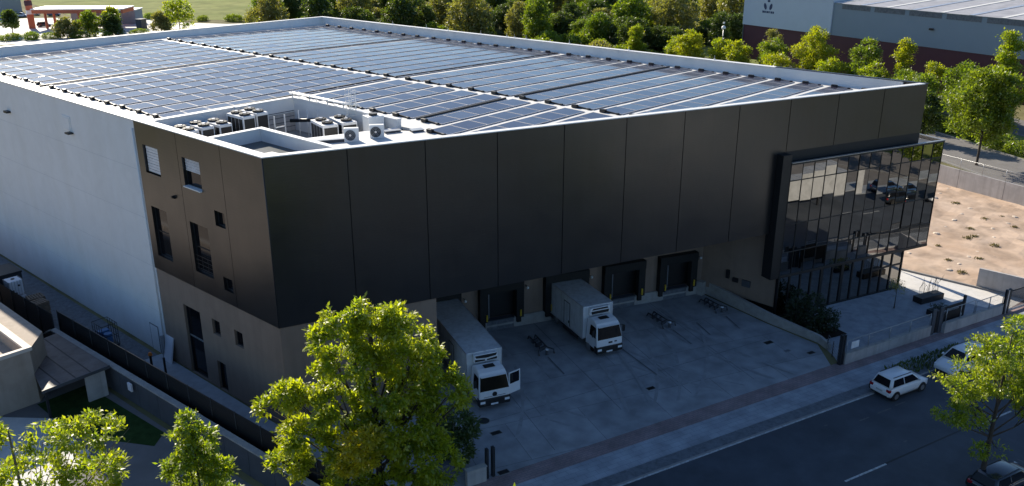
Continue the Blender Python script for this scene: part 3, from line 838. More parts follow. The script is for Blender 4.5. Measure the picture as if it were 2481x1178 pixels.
# ------------------------------------------------------------------ roof: solar rows
PW, PD = 1.95, 1.90
def panel_mesh():
    b = MB()
    t = 0.05
    x0, x1, y0, y1 = 0.015, PW - 0.015, -PD / 2, PD / 2
    fw = 0.045
    b.box((x0, y0, -0.04), (x1, y0 + fw, 0.0), 'pv_frame'); b.box((x0, y1 - fw, -0.04), (x1, y1, 0.0), 'pv_frame')
    b.box((x0, y0 + fw, -0.04), (x0 + fw, y1 - fw, 0.0), 'pv_frame'); b.box((x1 - fw, y0 + fw, -0.04), (x1, y1 - fw, 0.0), 'pv_frame')
    b.quad((x0 + fw, y0 + fw, -0.006), (x1 - fw, y0 + fw, -0.006), (x1 - fw, y1 - fw, -0.006), (x0 + fw, y1 - fw, -0.006), 'pv')
    o = b.build('panel'); me = o.data; bpy.data.objects.remove(o); return me
PANEL = panel_mesh()
def end_mesh():
    b = MB()
    b.add([(-0.10, -PD/2, -0.09), (-0.10, PD/2, -0.09), (-0.10, PD/2, 0.10), (-0.10, -PD/2 + 0.2, -0.03), (0.0, -PD/2, -0.09), (0.0, PD/2, -0.09), (0.0, PD/2, 0.10), (0.0, -PD/2 + 0.2, -0.03)],
          [(0, 3, 2, 1), (4, 5, 6, 7), (2, 3, 7, 6), (1, 2, 6, 5), (0, 4, 7, 3), (0, 1, 5, 4)], 'black')
    b.box((-0.30, PD/2 - 0.55, -0.09), (-0.02, PD/2 - 0.02, 0.17), 'black', 0.05)
    b.box((-0.22, -PD/2 + 0.2, -0.09), (-0.02, -PD/2 + 0.45, 0.04), 'black', 0.03)
    o = b.build('end_plate'); me = o.data; bpy.data.objects.remove(o); return me
ENDP = end_mesh()
slope = math.atan2(ZG - ZE, RX)
TILT = R(1.2)
def solar_row(x0, n, y, side, label, group):
    r = thing('solar_panel_row', label, 'solar panels', (x0, y, zr(x0) + 0.10), 0, group)
    r.rotation_euler = (0, -slope if side == 'L' else slope, 0)
    for i in range(n):
        p = bpy.data.objects.new('panel', PANEL); COL.objects.link(p); p.parent = r
        p.location = (i * PW, 0, 0.0); p.rotation_euler = (TILT + rg.gauss(0, 0.006), rg.gauss(0, 0.004), 0)
    for x in ((0.0,) if side == 'L' else (0.0, n * PW + 0.10)):
        p = bpy.data.objects.new('end_plate', ENDP); COL.objects.link(p); p.parent = r
        p.location = (x, 0, 0)
    b = MB()
    b.box((0, -PD/2 + 0.1, -0.095), (n * PW, -PD/2 + 0.2, -0.045), 'galv'); b.box((0.05, PD/2 - 0.16, -0.095), (n * PW - 0.05, PD/2 - 0.06, -0.045), 'galv')
    b.build('rail', r)
    return r
ys_rows = []
y = 13.12
while y > -18.5:
    ys_rows.append(y); y -= 2.66
    if abs(y - 2.48) < 0.9: y -= 0.42
y = 13.12 + 2.62
k = 0
while y < 60.6:
    ys_rows.append(y); y += 2.62; k += 1
    if k == 1: y += 0.34
    if k == 9: y += 0.34
ys_rows.sort()
for y in ys_rows:
    # left half: from x=3.3 to the ridge walkway
    xs0 = 3.25 if y > 16.6 else (15.3 if y > 1 else 13.3)
    n = int((25.15 - xs0) / PW + 1e-6)
    xs = 25.15 - n * PW
    while n > 0 and y - PD/2 < front_y(xs) + 0.62: xs += PW; n -= 1
    if n > 0:
        if y > 16.6: lab, g = 'long row of solar panels on the roof half left of the ridge gap', 'long solar rows on the left roof half'
        else: lab, g = 'short row of solar panels beside the white air conditioning well', 'short solar rows beside the plant well'
        solar_row(xs, n, y, 'L', lab, g)
    n = 12; xs = 26.15
    while n > 0 and y - PD/2 < front_y(xs) + 0.62: xs += PW; n -= 1
    if n > 0:
        if n == 12: lab, g = 'long row of solar panels on the roof half right of the ridge gap', 'long solar rows on the right roof half'
        else: lab, g = 'solar panel row cut short by the slanting front parapet, right roof half', 'solar rows cut by the front parapet'
        solar_row(xs, n, y, 'R', lab, g)
for y, nm in ((3.72, 'nearest'), (18.2, 'middle'), (39.4, 'farthest')):
    for x0, x1, sd, lab in ((3.2 if y > 16 else 15.4, 25.1, 'L', 'left'), (26.2, 49.6, 'R', 'right')):
        b = MB()
        z0, z1 = zr(x0) + 0.01, zr(x1) + 0.01
        b.add([(x0, y - 0.07, z0), (x1, y - 0.07, z1), (x1, y + 0.07, z1), (x0, y + 0.07, z0), (x0, y - 0.07, z0 + 0.13), (x1, y - 0.07, z1 + 0.13), (x1, y + 0.07, z1 + 0.13), (x0, y + 0.07, z0 + 0.13)],
              [(0,3,2,1),(4,5,6,7),(0,1,5,4),(1,2,6,5),(2,3,7,6),(3,0,4,7)], 'black')
        tag(b.build('cable_tray'), 'black cable tray in the %s wide aisle of the %s roof half' % (nm, lab), 'cable tray', 'black cable trays between the solar rows')

# ------------------------------------------------------------------ roof: air conditioning
def vrf(x, y, z, rz, label, nf=2, w=2.15, d=1.0, h=1.75):
    r = thing('air_conditioning_unit', label, 'air conditioner', (x, y, z), rz, 'air conditioning units in the roof well')
    b = MB()
    b.box((-w/2, -d/2, 0.12), (w/2, d/2, h), 'white', 0.03)
    for i in range(4):
        xx = -w/2 + 0.1 + i * (w - 0.2) / 4
        b.box((xx + 0.02, -d/2 - 0.006, 0.35), (xx + (w - 0.2) / 4 - 0.03, -d/2 + 0.02, h - 0.2), 'black')
        b.box((xx + 0.02, d/2 - 0.02, 0.35), (xx + (w - 0.2) / 4 - 0.03, d/2 + 0.006, h - 0.2), 'black')
    for sgn in (-1, 1): b.box((sgn * w/2 - 0.02, -d/2 + 0.08, 0.35), (sgn * w/2 + 0.006, d/2 - 0.08, h - 0.2), 'black')
    b.build('body', r)
    f = MB(); f.box((-w/2 + 0.1, -d/2 + 0.06, 0), (-w/2 + 0.25, d/2 - 0.06, 0.12), 'galv'); f.box((w/2 - 0.25, -d/2 + 0.06, 0), (w/2 - 0.1, d/2 - 0.06, 0.12), 'galv'); f.build('foot', r)
    for i in range(nf):
        cx_ = -w/2 + w * (i + 0.5) / nf
        g = MB()
        g.cyl((cx_, 0, h), 0.40, 0.14, 'black', 20)
        g.cyl((cx_, 0, h + 0.14), 0.37, 0.01, 'dark_metal', 20)
        for k in range(6):
            a = k * math.pi / 3
            g.tube([(cx_, 0, h + 0.165), (cx_ + 0.38 * math.cos(a), 0.38 * math.sin(a), h + 0.155)], 0.015, 'black', 5)
        g.cyl((cx_, 0, h + 0.15), 0.13, 0.05, 'alu', 12)
        g.build('fan', r)
    return r
ZW = 15.35
vrf(2.6, 13.5, ZW + 0.35, R(90), 'white twin fan air conditioner, nearest the left parapet in the roof well')
vrf(4.0, 13.9, ZW + 0.35, R(90), 'white twin fan air conditioner, second from the left parapet in the roof well')
vrf(5.3, 13.7, ZW + 0.35, R(90), 'white twin fan air conditioner, third from the left parapet in the roof well')
vrf(6.9, 13.2, ZW + 0.75, R(90), 'white air conditioner raised on a frame, left of the raised pair', 2)
vrf(8.2, 13.5, ZW + 0.75, R(90), 'white air conditioner raised on a frame beside the grey service wall', 2)
vrf(10.3, 7.9, ZW + 0.35, R(74), 'white louvred air conditioner behind the left wall fan condenser', 2, 2.5, 1.15, 1.8)
vrf(11.75, 7.6, ZW + 0.35, R(74), 'white louvred air conditioner behind the right wall fan condenser', 2, 2.5, 1.15, 1.8)
# supports for the raised pair
t = thing('equipment_frame', 'white steel frame carrying the two raised air conditioners', 'frame', (7.6, 13.4, ZW))
b = MB()
for x in (-1.2, 1.2, 2.4):
    for y in (-1.1, 1.1): b.box((x - 0.05, y - 0.05, 0), (x + 0.05, y + 0.05, 0.68), 'white_cap')
b.box((-1.25, -1.15, 0.68), (1.35, 1.25, 0.748), 'white_cap'); b.build('deck', t)
b = MB()
for x in (1.5, 2.4): b.box((x - 0.04, -1.1, 0.0), (x + 0.04, -1.02, 2.1), 'white_cap')
b.box((1.46, -1.1, 1.2), (2.44, -1.04, 1.27), 'white_cap'); b.box((1.46, -1.1, 0.65), (2.44, -1.04, 0.72), 'white_cap'); b.build('guard_rail', t)
t = thing('low_platform', 'low white platform carrying three twin fan air conditioners', 'frame', (4.25, 13.9, ZW))
b = MB(); b.box((-2.2, -1.6, 0.22), (1.7, 1.4, 0.345), 'white_cap'); b.build('deck', t)
b = MB()
for x in (-1.7, 0, 1.7):
    for y in (-1.1, 1.1): b.box((x - 0.06, y - 0.06, 0), (x + 0.06, y + 0.06, 0.22), 'galv')
b.build_each('leg', t)
# two big round white duct bends in front of them
for i, (x, y, lab) in enumerate(((2.6, 11.2, 'round white duct cowl left of its twin in the roof well'), (4.2, 11.3, 'round white duct cowl right of its twin in the roof well'))):
    b = MB(); z0 = ZW
    b.cyl((x, y, z0), 0.62, 1.15, 'white_cap', 24); b.cyl((x, y, z0 + 1.15), 0.70, 0.16, 'white_cap', 24, r2=0.5)
    b.cyl((x, y, z0 + 1.31), 0.38, 0.01, 'blue_plastic', 20)
    tag(b.build('duct_cowl'), lab, 'duct', 'duct cowls in the roof well')
def condenser(x, y, z, rz, label, fan):
    r = thing('wall_fan_condenser', label, 'air conditioner', (x, y, z), rz, 'wall fan condensers by the front parapet')
    b = MB(); b.box((-0.48, -0.2, 0.08), (0.48, 0.2, 1.0), 'white_cap', 0.025); b.build('body', r)
    f = MB(); f.box((-0.38, -0.19, 0), (-0.28, 0.19, 0.08), 'galv'); f.box((0.28, -0.19, 0), (0.38, 0.19, 0.08), 'galv'); f.build('foot', r)
    g = MB()
    g.cyl((-0.08, -0.2, 0.54), 0.35, -0.012, fan, 28, 'y')
    g.build('fan_disc', r)
    g = MB()
    for rr in (0.35, 0.27, 0.18):
        g.tube([(-0.08 + rr * math.cos(a * math.pi / 12), -0.225, 0.54 + rr * math.sin(a * math.pi / 12)) for a in range(25)], 0.012, 'galv', 5)
    for k in range(5):
        a = k * 2 * math.pi / 5
        g.quad((-0.08, -0.216, 0.54), (-0.08 + 0.3 * math.cos(a), -0.217, 0.54 + 0.3 * math.sin(a)), (-0.08 + 0.31 * math.cos(a + 0.35), -0.218, 0.54 + 0.31 * math.sin(a + 0.35)), (-0.08 + 0.1 * math.cos(a + 0.8), -0.216, 0.54 + 0.1 * math.sin(a + 0.8)), 'slate')
    g.cyl((-0.08, -0.22, 0.54), 0.08, -0.02, 'alu', 14, 'y')
    g.build('fan_guard', r)
    return r
condenser(8.35, 2.35, 17.22, R(-40), 'white condenser with a pale grey fan, left of the pair by the front parapet', 'slate')
condenser(10.1, 1.85, 17.22, R(-40), 'white condenser with a dark fan, right of the pair by the front parapet', 'black')
t = thing('roof_duct_box', 'white boxy duct with a dark cap behind the dark fan condenser', 'duct', (12.1, 4.6, 16.9), R(-15))
b = MB(); b.box((-0.6, -0.5, 0), (0.6, 0.5, 1.25), 'white_cap', 0.03); b.build('body', t)
b = MB(); b.cyl((0, 0, 1.25), 0.3, 0.16, 'black', 16); b.build('cap', t)
for (x, y, w, d, rz, lab) in ((7.0, 3.3, 2.3, 0.35, -30, 'dark grey flat trunking left of the two wall fan condensers'), (11.7, 2.15, 1.1, 0.4, -22, 'dark grey flat trunking right of the dark fan condenser'), (13.0, 1.1, 0.85, 0.6, -22, 'small grey hatch box on the white roof')):
    t = MB(Matrix.Translation((x, y, 17.2)) @ Matrix.Rotation(R(rz), 4, 'Z'))
    t.box((-w/2, -d/2, 0.0), (w/2, d/2, 0.30), 'slate', 0.02); t.box((-w/2 - 0.03, -d/2 - 0.03, 0.30), (w/2 + 0.03, d/2 + 0.03, 0.33), 'galv')
    tag(t.build('roof_trunking'), lab, 'trunking', 'grey trunking on the roof')
t = MB(); t.tube([(11.3, 13.6, 16.6), (12.9, 12.2, 16.6), (12.7, 9.6, 16.5)], 0.14, 'black', 8)
for x, y in ((11.8, 13.1), (12.3, 12.7), (12.6, 11.8)): t.tube([(x, y, 15.4), (x, y, 17.4)], 0.04, 'white_cap', 6)
tag(t.build('pipe_run'), 'black insulated pipe run along the right side of the roof well', 'pipe')
t = thing('pipe_rack', 'white pipes on short stands running along the top of the right well wall', 'pipe rack', (12.75, 11.0, ZR - 0.3))
b = MB()
for dx, dz, r_ in ((-0.15, 0.42, 0.07), (0.1, 0.42, 0.07), (0.32, 0.36, 0.05)): b.tube([(dx, 4.2, dz), (dx, -2.6, dz), (dx + 0.25, -3.4, dz)], r_, 'white_cap', 8)
b.build('pipes', t)
b = MB()
for yy in (3.8, 1.6, -0.6, -2.5): b.box((-0.22, yy - 0.04, 0.0), (-0.16, yy + 0.04, 0.5), 'white_cap'); b.box((0.36, yy - 0.04, -0.6), (0.42, yy + 0.04, 0.5), 'white_cap'); b.box((-0.22, yy - 0.04, 0.29), (0.42, yy + 0.04, 0.34), 'white_cap')
b.build_each('stand', t)
t = thing('access_ladder', 'white caged ladder rising over the edge of the roof well', 'ladder', (13.05, 7.9, 15.4))
b = MB()
for sx in (-0.25, 0.25): b.tube([(0, sx, 0), (0, sx, 4.1)], 0.025, 'white_cap', 6)
for k in range(14): b.tube([(0, -0.25, 0.2 + k * 0.28), (0, 0.25, 0.2 + k * 0.28)], 0.015, 'white_cap', 5)
b.build('rungs', t)
b = MB()
for z in (2.2, 2.7, 3.2, 3.7, 4.1):
    b.tube([(-0.7 * math.sin(a), 0.36 * math.cos(a), z) for a in np.linspace(0, math.pi, 9)], 0.02, 'white_cap', 5)
for a in np.linspace(0.2, math.pi - 0.2, 5): b.tube([(-0.7 * math.sin(a), 0.36 * math.cos(a), 2.2), (-0.7 * math.sin(a), 0.36 * math.cos(a), 4.1)], 0.015, 'white_cap', 5)
b.build('cage', t)

# ------------------------------------------------------------------ vehicles
def wheel(parent, x, y, r, w, rim='rim', name='wheel'):
    b = MB(Matrix.Translation((x, y, r)))
    sgn = 1 if y > 0 else -1
    b.cyl((0, w/2, 0), r, w, 'rubber', 22, 'y')
    o = b.build(name, parent)
    g = MB(Matrix.Translation((x, y, r)))
    yy = sgn * (w/2 + 0.012)
    g.cyl((0, yy, 0), r * 0.62, 0.01 * sgn, rim, 18, 'y')
    for k in range(5):
        a = k * 2 * math.pi / 5
        g.box((-0.03 + 0.3*r*math.cos(a), min(yy, yy + 0.006*sgn), 0.3*r*math.sin(a) - 0.03), (0.03 + 0.3*r*math.cos(a), max(yy, yy + 0.006*sgn), 0.3*r*math.sin(a) + 0.03), 'dark_metal')
    g.build('rim', o)
    return o

def skin(rings, mb, m, smooth=True, cap=True):
    n = len(rings[0])
    vs = [p for r in rings for p in r]
    fs = []
    for i in range(len(rings) - 1):
        for k in range(n):
            k2 = (k + 1) % n
            fs.append((i*n + k, i*n + k2, (i+1)*n + k2, (i+1)*n + k))
    if cap:
        fs.append(tuple(range(n))[::-1]); fs.append(tuple((len(rings)-1)*n + k for k in range(n)))
    mb.add(vs, fs, m, smooth)

def car(label, loc, rz, paint='paint_white', L=4.2, W=1.76, H=1.55, group=None, hatch=True, bonnet=1.05, name='parked_car'):
    """Hatchback / small people carrier, x forward."""
    c = thing(name, label, 'car', loc, rz, group)
    hw = W / 2; xr, xf = -L/2, L/2
    bl = H * 0.60                                   # belt line
    b = MB()
    st = [(xr, 0.42, bl - 0.22, 0.80), (xr + 0.06, 0.32, bl - 0.05, 0.90), (xr + 0.22, 0.24, bl, 0.97), (xr + 0.9, 0.2, bl + 0.01, 1.0), (xf - bonnet - 0.5, 0.2, bl - 0.01, 1.0),
          (xf - bonnet, 0.2, bl - 0.04, 0.99), (xf - 0.5, 0.22, bl - 0.13, 0.96), (xf - 0.16, 0.26, bl - 0.24, 0.88), (xf - 0.04, 0.32, bl - 0.34, 0.78), (xf, 0.40, bl - 0.42, 0.68)]
    rings = []
    for x, z0, z1, k in st:
        w = hw * k; zm = z0 + (z1 - z0) * 0.45
        half = [(0.72*w, z0), (0.93*w, z0 + 0.07), (0.99*w, zm - 0.1), (w, zm + 0.05), (0.965*w, z1 - 0.10), (0.90*w, z1 - 0.01), (0.6*w, z1 + 0.02)]
        rings.append([(x, yy, zz) for yy, zz in half] + [(x, -yy, zz) for yy, zz in half[::-1]])
    skin(rings, b, paint)
    b.build('body', c)
    # greenhouse
    g = MB()
    xb0, xb1 = (xr + 0.10, xf - bonnet + 0.12)
    xt0, xt1 = (xr + (0.42 if hatch else 1.0), xf - bonnet - 0.78)
    wb, wt = hw * 0.90, hw * 0.70
    zt = H
    rr = []
    for f in (0.0, 0.35, 0.8, 0.94, 1.0):
        z = bl - 0.02 + (zt - bl + 0.02) * f
        sh = 0.06 if f == 1.0 else (0.02 if f == 0.94 else 0)
        x0 = xb0 + (xt0 - xb0) * f + sh; x1 = xb1 + (xt1 - xb1) * f - sh
        w = wb + (wt - wb) * f - sh
        q = 0.10
        rr.append([(x0, -w + q, z), (x0 + q*0.7, -w, z), (x1 - q*0.7, -w, z), (x1, -w + q, z), (x1, w - q, z), (x1 - q*0.7, w, z), (x0 + q*0.7, w, z), (x0, w - q, z)])
    skin(rr, g, paint, True)
    g.build('roof', c)
    def gh(x01, y01, f):
        z = bl - 0.02 + (zt - bl + 0.02) * f
        x0 = xb0 + (xt0 - xb0) * f; x1 = xb1 + (xt1 - xb1) * f; w = wb + (wt - wb) * f
        return x0, x1, w, z
    def pane(nm, pts):
        p = MB(); p.add(pts, [tuple(range(len(pts)))], 'glass_dark'); p.build(nm, c)
    a0, a1 = 0.12, 0.84
    x0a, x1a, wa, za = gh(0, 0, a0); x0b, x1b, wb_, zb_ = gh(0, 0, a1)
    o = 0.012
    pane('rear_window', [(x0a - o, wa - 0.13, za), (x0a - o, -wa + 0.13, za), (x0b - o, -wb_ + 0.13, zb_), (x0b - o, wb_ - 0.13, zb_)])
    pane('windscreen', [(x1a + o, -wa + 0.12, za), (x1a + o, wa - 0.12, za), (x1b + o, wb_ - 0.12, zb_), (x1b + o, -wb_ + 0.12, zb_)])
    for sgn in (-1, 1):
        xm_a = x0a + (x1a - x0a) * 0.47; xm_b = x0b + (x1b - x0b) * 0.52
        sets = [('side_window', x0a + 0.22, xm_a - 0.04, x0b + 0.18, xm_b - 0.04), ('side_window', xm_a + 0.03, x1a - 0.20, xm_b + 0.03, x1b - 0.14)]
        for nm, p0, p1, q0, q1 in sets:
            pts = [(p0, sgn*(wa + o), za), (p1, sgn*(wa + o), za), (q1, sgn*(wb_ + o), zb_), (q0, sgn*(wb_ + o), zb_)]
            pane(nm, pts if sgn < 0 else pts[::-1])
        m = MB(); m.box((x1a - 0.30, sgn*(wa + 0.04), bl + 0.02), (x1a - 0.14, sgn*(wa + 0.20), bl + 0.15), paint, 0.02); m.build('mirror', c)
        t = MB(); t.box((xr + 0.0, sgn*hw*0.60, bl - 0.26), (xr + 0.20, sgn*hw*0.93, bl - 0.06), 'lamp_red', 0.02); t.build('tail_light', c)
        h = MB(); h.box((xf - 0.36, sgn*hw*0.52, bl - 0.40), (xf - 0.06, sgn*hw*0.80, bl - 0.26), 'lamp_clear', 0.02); h.build('headlight', c)
        s = MB(); s.box((xr + 0.75, sgn*hw*0.985, 0.18), (xf - 0.85, sgn*(hw*1.0), 0.30), 'black'); s.build('sill', c)
    n = MB(); n.box((xr - 0.012, -0.26, bl - 0.36), (xr + 0.05, 0.26, bl - 0.25), 'line'); n.build('number_plate', c)
    n = MB(); n.box((xr - 0.01, -hw*0.72, 0.34), (xr + 0.1, hw*0.72, 0.42), 'black'); n.build('bumper_strip', c)
    n = MB(); n.box((xf - 0.08, -hw*0.5, 0.34), (xf + 0.01, hw*0.5, 0.46), 'black'); n.build('grille', c)
    if hatch:
        n = MB()
        for sgn in (-1, 1): n.box((xt0 + 0.15, sgn*wt*0.90 - 0.02, zt), (xt1 - 0.05, sgn*wt*0.90 + 0.02, zt + 0.03), 'dark_metal')
        n.build('roof_rail', c)
    for x in (xr + 0.72, xf - 0.82):
        for sgn in (-1, 1):
            a = MB(); a.cyl((x, sgn*(hw - 0.13), 0.33), 0.385, sgn*0.135, 'black', 20, 'y'); a.build('wheel_arch', c)
            wheel(c, x, sgn*(hw - 0.105), 0.32, 0.23)
    return c

def truck(label, loc, rz, BL, open_door=False, reefer='v'):
    c = thing('box_truck', label, 'truck', loc, rz, 'refrigerated box trucks backed to the docks')
    b = MB(); b.box((-BL, -1.30, 0.86), (0, 1.30, 3.5), 'paint_grey', 0.03); b.build('cargo_box', c)
    t = MB()
    for sgn in (-1, 1):
        t.box((-BL, sgn*1.285, 3.44), (0.0, sgn*1.312, 3.515), 'alu')
        t.box((-BL, sgn*1.285, 0.84), (0.0, sgn*1.312, 0.94), 'alu')
        t.box((-0.05, sgn*1.26, 0.84), (0.014, sgn*1.315, 3.51), 'alu')
    t.build('edge_trim', c)
    for sgn in (-1, 1):
        d = MB()
        x0 = -BL * 0.32 if BL < 7 else -2.6
        y0, y1 = sgn*1.303, sgn*1.318
        d.box((x0 - 1.0, y0, 0.98), (x0 - 0.94, y1, 2.95), 'black'); d.box((x0 - 0.06, y0, 0.98), (x0, y1, 2.95), 'black'); d.box((x0 - 1.0, y0, 2.89), (x0, y1, 2.95), 'black')
        d.box((x0 - 0.94, y0, 0.98), (x0 - 0.06, sgn*1.309, 2.89), 'paint_grey')
        d.box((x0 - 0.24, y0, 1.25), (x0 - 0.10, sgn*1.33, 1.45), 'black')
        d.build('side_door', c)
    d = MB(); d.box((-BL + 0.45, 1.303, 0.98), (-BL + 0.49, 1.316, 3.2), 'black'); d.box((-BL + 0.45, -1.316, 0.98), (-BL + 0.49, -1.303, 3.2), 'black'); d.build('rear_seal', c)
    ch = MB()
    ch.box((-BL + 0.1, -0.45, 0.55), (1.2, -0.30, 0.85), 'black'); ch.box((-BL + 0.1, 0.30, 0.55), (1.2, 0.45, 0.85), 'black')
    for sgn in (-1, 1):
        ch.box((-BL + 0.4, sgn*1.22, 0.42), (-BL + 1.4, sgn*1.26, 0.70), 'dark_metal'); ch.box((-3.3, sgn*1.20, 0.40), (-0.9, sgn*1.25, 0.72), 'dark_metal')
    ch.box((-2.4, -1.1, 0.42), (-1.2, -0.5, 0.84), 'dark_metal')
    ch.build('chassis', c)
    # refrigeration unit on the box front
    f = MB()
    f.box((0.0, -0.85, 2.86), (0.34, 0.85, 3.42), 'paint_white', 0.04); fo = f.build('refrigeration_unit', c)
    f = MB()
    if reefer == 'v':
        f.add([(0.35, -0.80, 3.38), (0.35, 0.80, 3.38), (0.36, 0.72, 3.20), (0.36, 0, 3.13), (0.36, -0.72, 3.20)], [(0, 1, 2, 3, 4)], 'black')
        f.add([(0.35, -0.80, 2.92), (0.35, -0.06, 2.92), (0.35, -0.06, 3.02), (0.35, -0.80, 3.10)], [(0, 1, 2, 3)], 'black')
        f.add([(0.35, 0.06, 2.92), (0.35, 0.80, 2.92), (0.35, 0.80, 3.10), (0.35, 0.06, 3.02)], [(0, 1, 2, 3)], 'black')
    else:
        f.add([(0.35, -0.72, 3.24), (0.35, 0.72, 3.24), (0.35, 0.62, 3.38), (0.35, -0.62, 3.38)], [(0, 1, 2, 3)], 'black')
        f.add([(0.35, -0.74, 2.92), (0.35, 0.74, 2.92), (0.35, 0.78, 3.16), (0.35, -0.78, 3.16)], [(0, 1, 2, 3)], 'black')
    f.build('vent_grille', fo)
    # cab, tapered towards roof and nose
    prof = [(0.12, 0.62, 1.0, 2.50, 0.94), (0.16, 0.60, 1.0, 2.66, 0.93), (0.5, 0.60, 1.0, 2.74, 0.92), (1.15, 0.60, 1.0, 2.72, 0.92), (1.45, 0.60, 1.0, 2.62, 0.90)]
    cabw = 1.10
    b = MB()
    side = [(0.12, 0.62), (1.82, 0.62), (1.90, 0.95), (1.88, 1.45), (1.60, 2.45), (1.42, 2.62), (1.05, 2.74), (0.45, 2.78), (0.14, 2.62)]
    def ww(z): return cabw - max(0, z - 1.45) * 0.115
    ringsL = []
    for yk in (-1.0, -0.94, 0.94, 1.0):
        ins = 0.05 if abs(yk) == 1.0 else 0.0
        cx_, cz_ = 1.0, 1.6
        ringsL.append([(cx_ + (x - cx_) * (1 - ins), yk * ww(z), cz_ + (z - cz_) * (1 - ins)) for x, z in side])
    skin(ringsL, b, 'paint_white', False)
    co = b.build('cab', c)
    g = MB()
    def fr(z): return 1.88 + (1.60 - 1.88) * (z - 1.45) / (2.45 - 1.45)
    o = 0.014
    g.add([(fr(1.47) + o, -ww(1.47)*0.95, 1.47), (fr(1.47) + o, ww(1.47)*0.95, 1.47), (fr(2.40) + o, ww(2.40)*0.93, 2.40), (fr(2.40) + o, -ww(2.40)*0.93, 2.40)], [(0, 1, 2, 3)], 'glass_dark')
    g.build('windscreen', co)
    v = MB(); v.add([(1.62, -0.88, 2.44), (1.62, 0.88, 2.44), (1.74, 0.90, 2.40), (1.74, -0.90, 2.40), (1.62, -0.88, 2.50), (1.62, 0.88, 2.50), (1.76, 0.9, 2.45), (1.76, -0.9, 2.45)], [(0,3,2,1),(4,5,6,7),(0,1,5,4),(1,2,6,5),(2,3,7,6),(3,0,4,7)], 'paint_white'); v.build('sun_visor', co)
    h = MB(); h.box((0.62, -0.38, 2.75), (1.08, 0.38, 2.80), 'black', 0.01); h.build('roof_hatch', co)
    for sgn in (-1, 1):
        w = MB()
        pts = [(0.72, sgn*(ww(1.55)+o), 1.55), (1.66, sgn*(ww(1.55)+o), 1.55), (1.50, sgn*(ww(2.35)+o), 2.35), (0.72, sgn*(ww(2.35)+o), 2.35)]
        if open_door and sgn > 0:
            w.add([(0.66, sgn*(cabw+0.006), 0.75), (1.72, sgn*(cabw+0.006), 0.75), (1.72, sgn*(ww(1.55)+0.01), 1.55), (1.48, sgn*(ww(2.38)+0.01), 2.38), (0.66, sgn*(ww(2.38)+0.01), 2.38), (0.66, sgn*(ww(1.55)+0.01), 1.55)], [(5, 4, 3, 2, 1, 0)], 'black')
            w.build('door_opening', co)
        else:
            w.add(pts if sgn < 0 else pts[::-1], [(0, 1, 2, 3)], 'glass_dark'); w.build('side_window', co)
        m = MB(); m.box((1.62, sgn*(cabw + 0.12), 1.75), (1.72, sgn*(cabw + 0.32), 2.25), 'black', 0.02); m.tube([(1.6, sgn*cabw*0.95, 2.3), (1.67, sgn*(cabw + 0.2), 2.28)], 0.02, 'black', 5); m.build('mirror', co)
        l = MB(); l.box((1.80, sgn*0.70, 0.58), (1.985, sgn*1.06, 0.76), 'lamp_clear', 0.02); l.build('headlight', c)
    bp = MB(); bp.box((1.50, -1.13, 0.34), (1.97, 1.13, 0.90), 'black', 0.05); bp.build('bumper', c)
    gr = MB()
    if reefer == 'v':
        gr.cyl((1.895, 0, 1.16), 0.17, 0.02, 'black', 18, 'x'); gr.box((1.885, -0.78, 1.0), (1.905, 0.78, 1.03), 'black')
    else:
        gr.box((1.885, -0.10, 1.08), (1.91, 0.24, 1.22), 'black', 0.02); gr.box((1.885, 0.42, 1.12), (1.91, 0.62, 1.22), 'black')
    gr.build('grille_badge', co)
    n = MB(); n.box((1.972, -0.30, 0.42), (1.985, 0.22, 0.54), 'lamp_clear'); n.build('number_plate', c)
    for x, tw in ((0.62, 0.28), (-BL + 1.75, 0.5)):
        for sgn in (-1, 1):
            wheel(c, x, sgn*(1.08 - tw/2), 0.46, tw)
    if open_door:
        hx, hy = 1.62, cabw + 0.02
        T = Matrix.Translation((hx, hy, 0)) @ Matrix.Rotation(R(-72), 4, 'Z')
        d = MB(T)
        # door leaf in its closed frame runs from x=0 back to x=-1.0; opened by the rotation
        def q(a, b_, y0, y1, m): d.box((a[0], y0, a[1]), (b_[0], y1, b_[1]), m)
        q((-1.0, 0.78), (0.0, 1.50), 0.0, 0.06, 'paint_white')
        q((-1.0, 1.50), (-0.92, 2.38), 0.0, 0.06, 'paint_white'); q((-0.08, 1.50), (0.0, 2.38), 0.0, 0.06, 'paint_white'); q((-0.92, 2.30), (-0.08, 2.38), 0.0, 0.06, 'paint_white')
        do = d.build('open_door', c)
        w = MB(T); w.box((-0.92, 0.02, 1.50), (-0.08, 0.04, 2.30), 'glass_dark'); w.build('pane', do)
        w = MB(T); w.box((-0.9, -0.02, 1.0), (-0.35, 0.0, 1.25), 'black'); w.box((-0.85, -0.03, 1.34), (-0.45, 0.0, 1.42), 'gutter'); w.build('inner_trim', do)
    return c
truck('white refrigerated box truck with its driver door open, parked nearest the street tree', (11.72, -6.28, 0), R(-115.5), 9.2, True, 'v')
truck('white refrigerated box truck with closed doors, backed into the middle dock', (23.09, -7.53, 0), R(-113.8), 6.4, False, 'u')

RD = R(-19.0)
p = UW(38.85, 15.72); car('white compact people carrier parked on the edge line near the mesh fence', (p[0], p[1], -0.012), RD, 'paint_white', 4.25, 1.78, 1.62)
p = UW(45.6, 15.9); car('large white car half hidden behind the right street tree', (p[0], p[1], -0.012), RD + math.pi, 'paint_white', 4.7, 1.86, 1.75)
p = UW(34.55, 26.2); car('dark blue car parked at the far kerb below the right street tree', (p[0], p[1], -0.012), RD, 'paint_dark', 4.4, 1.8, 1.46, None, True)
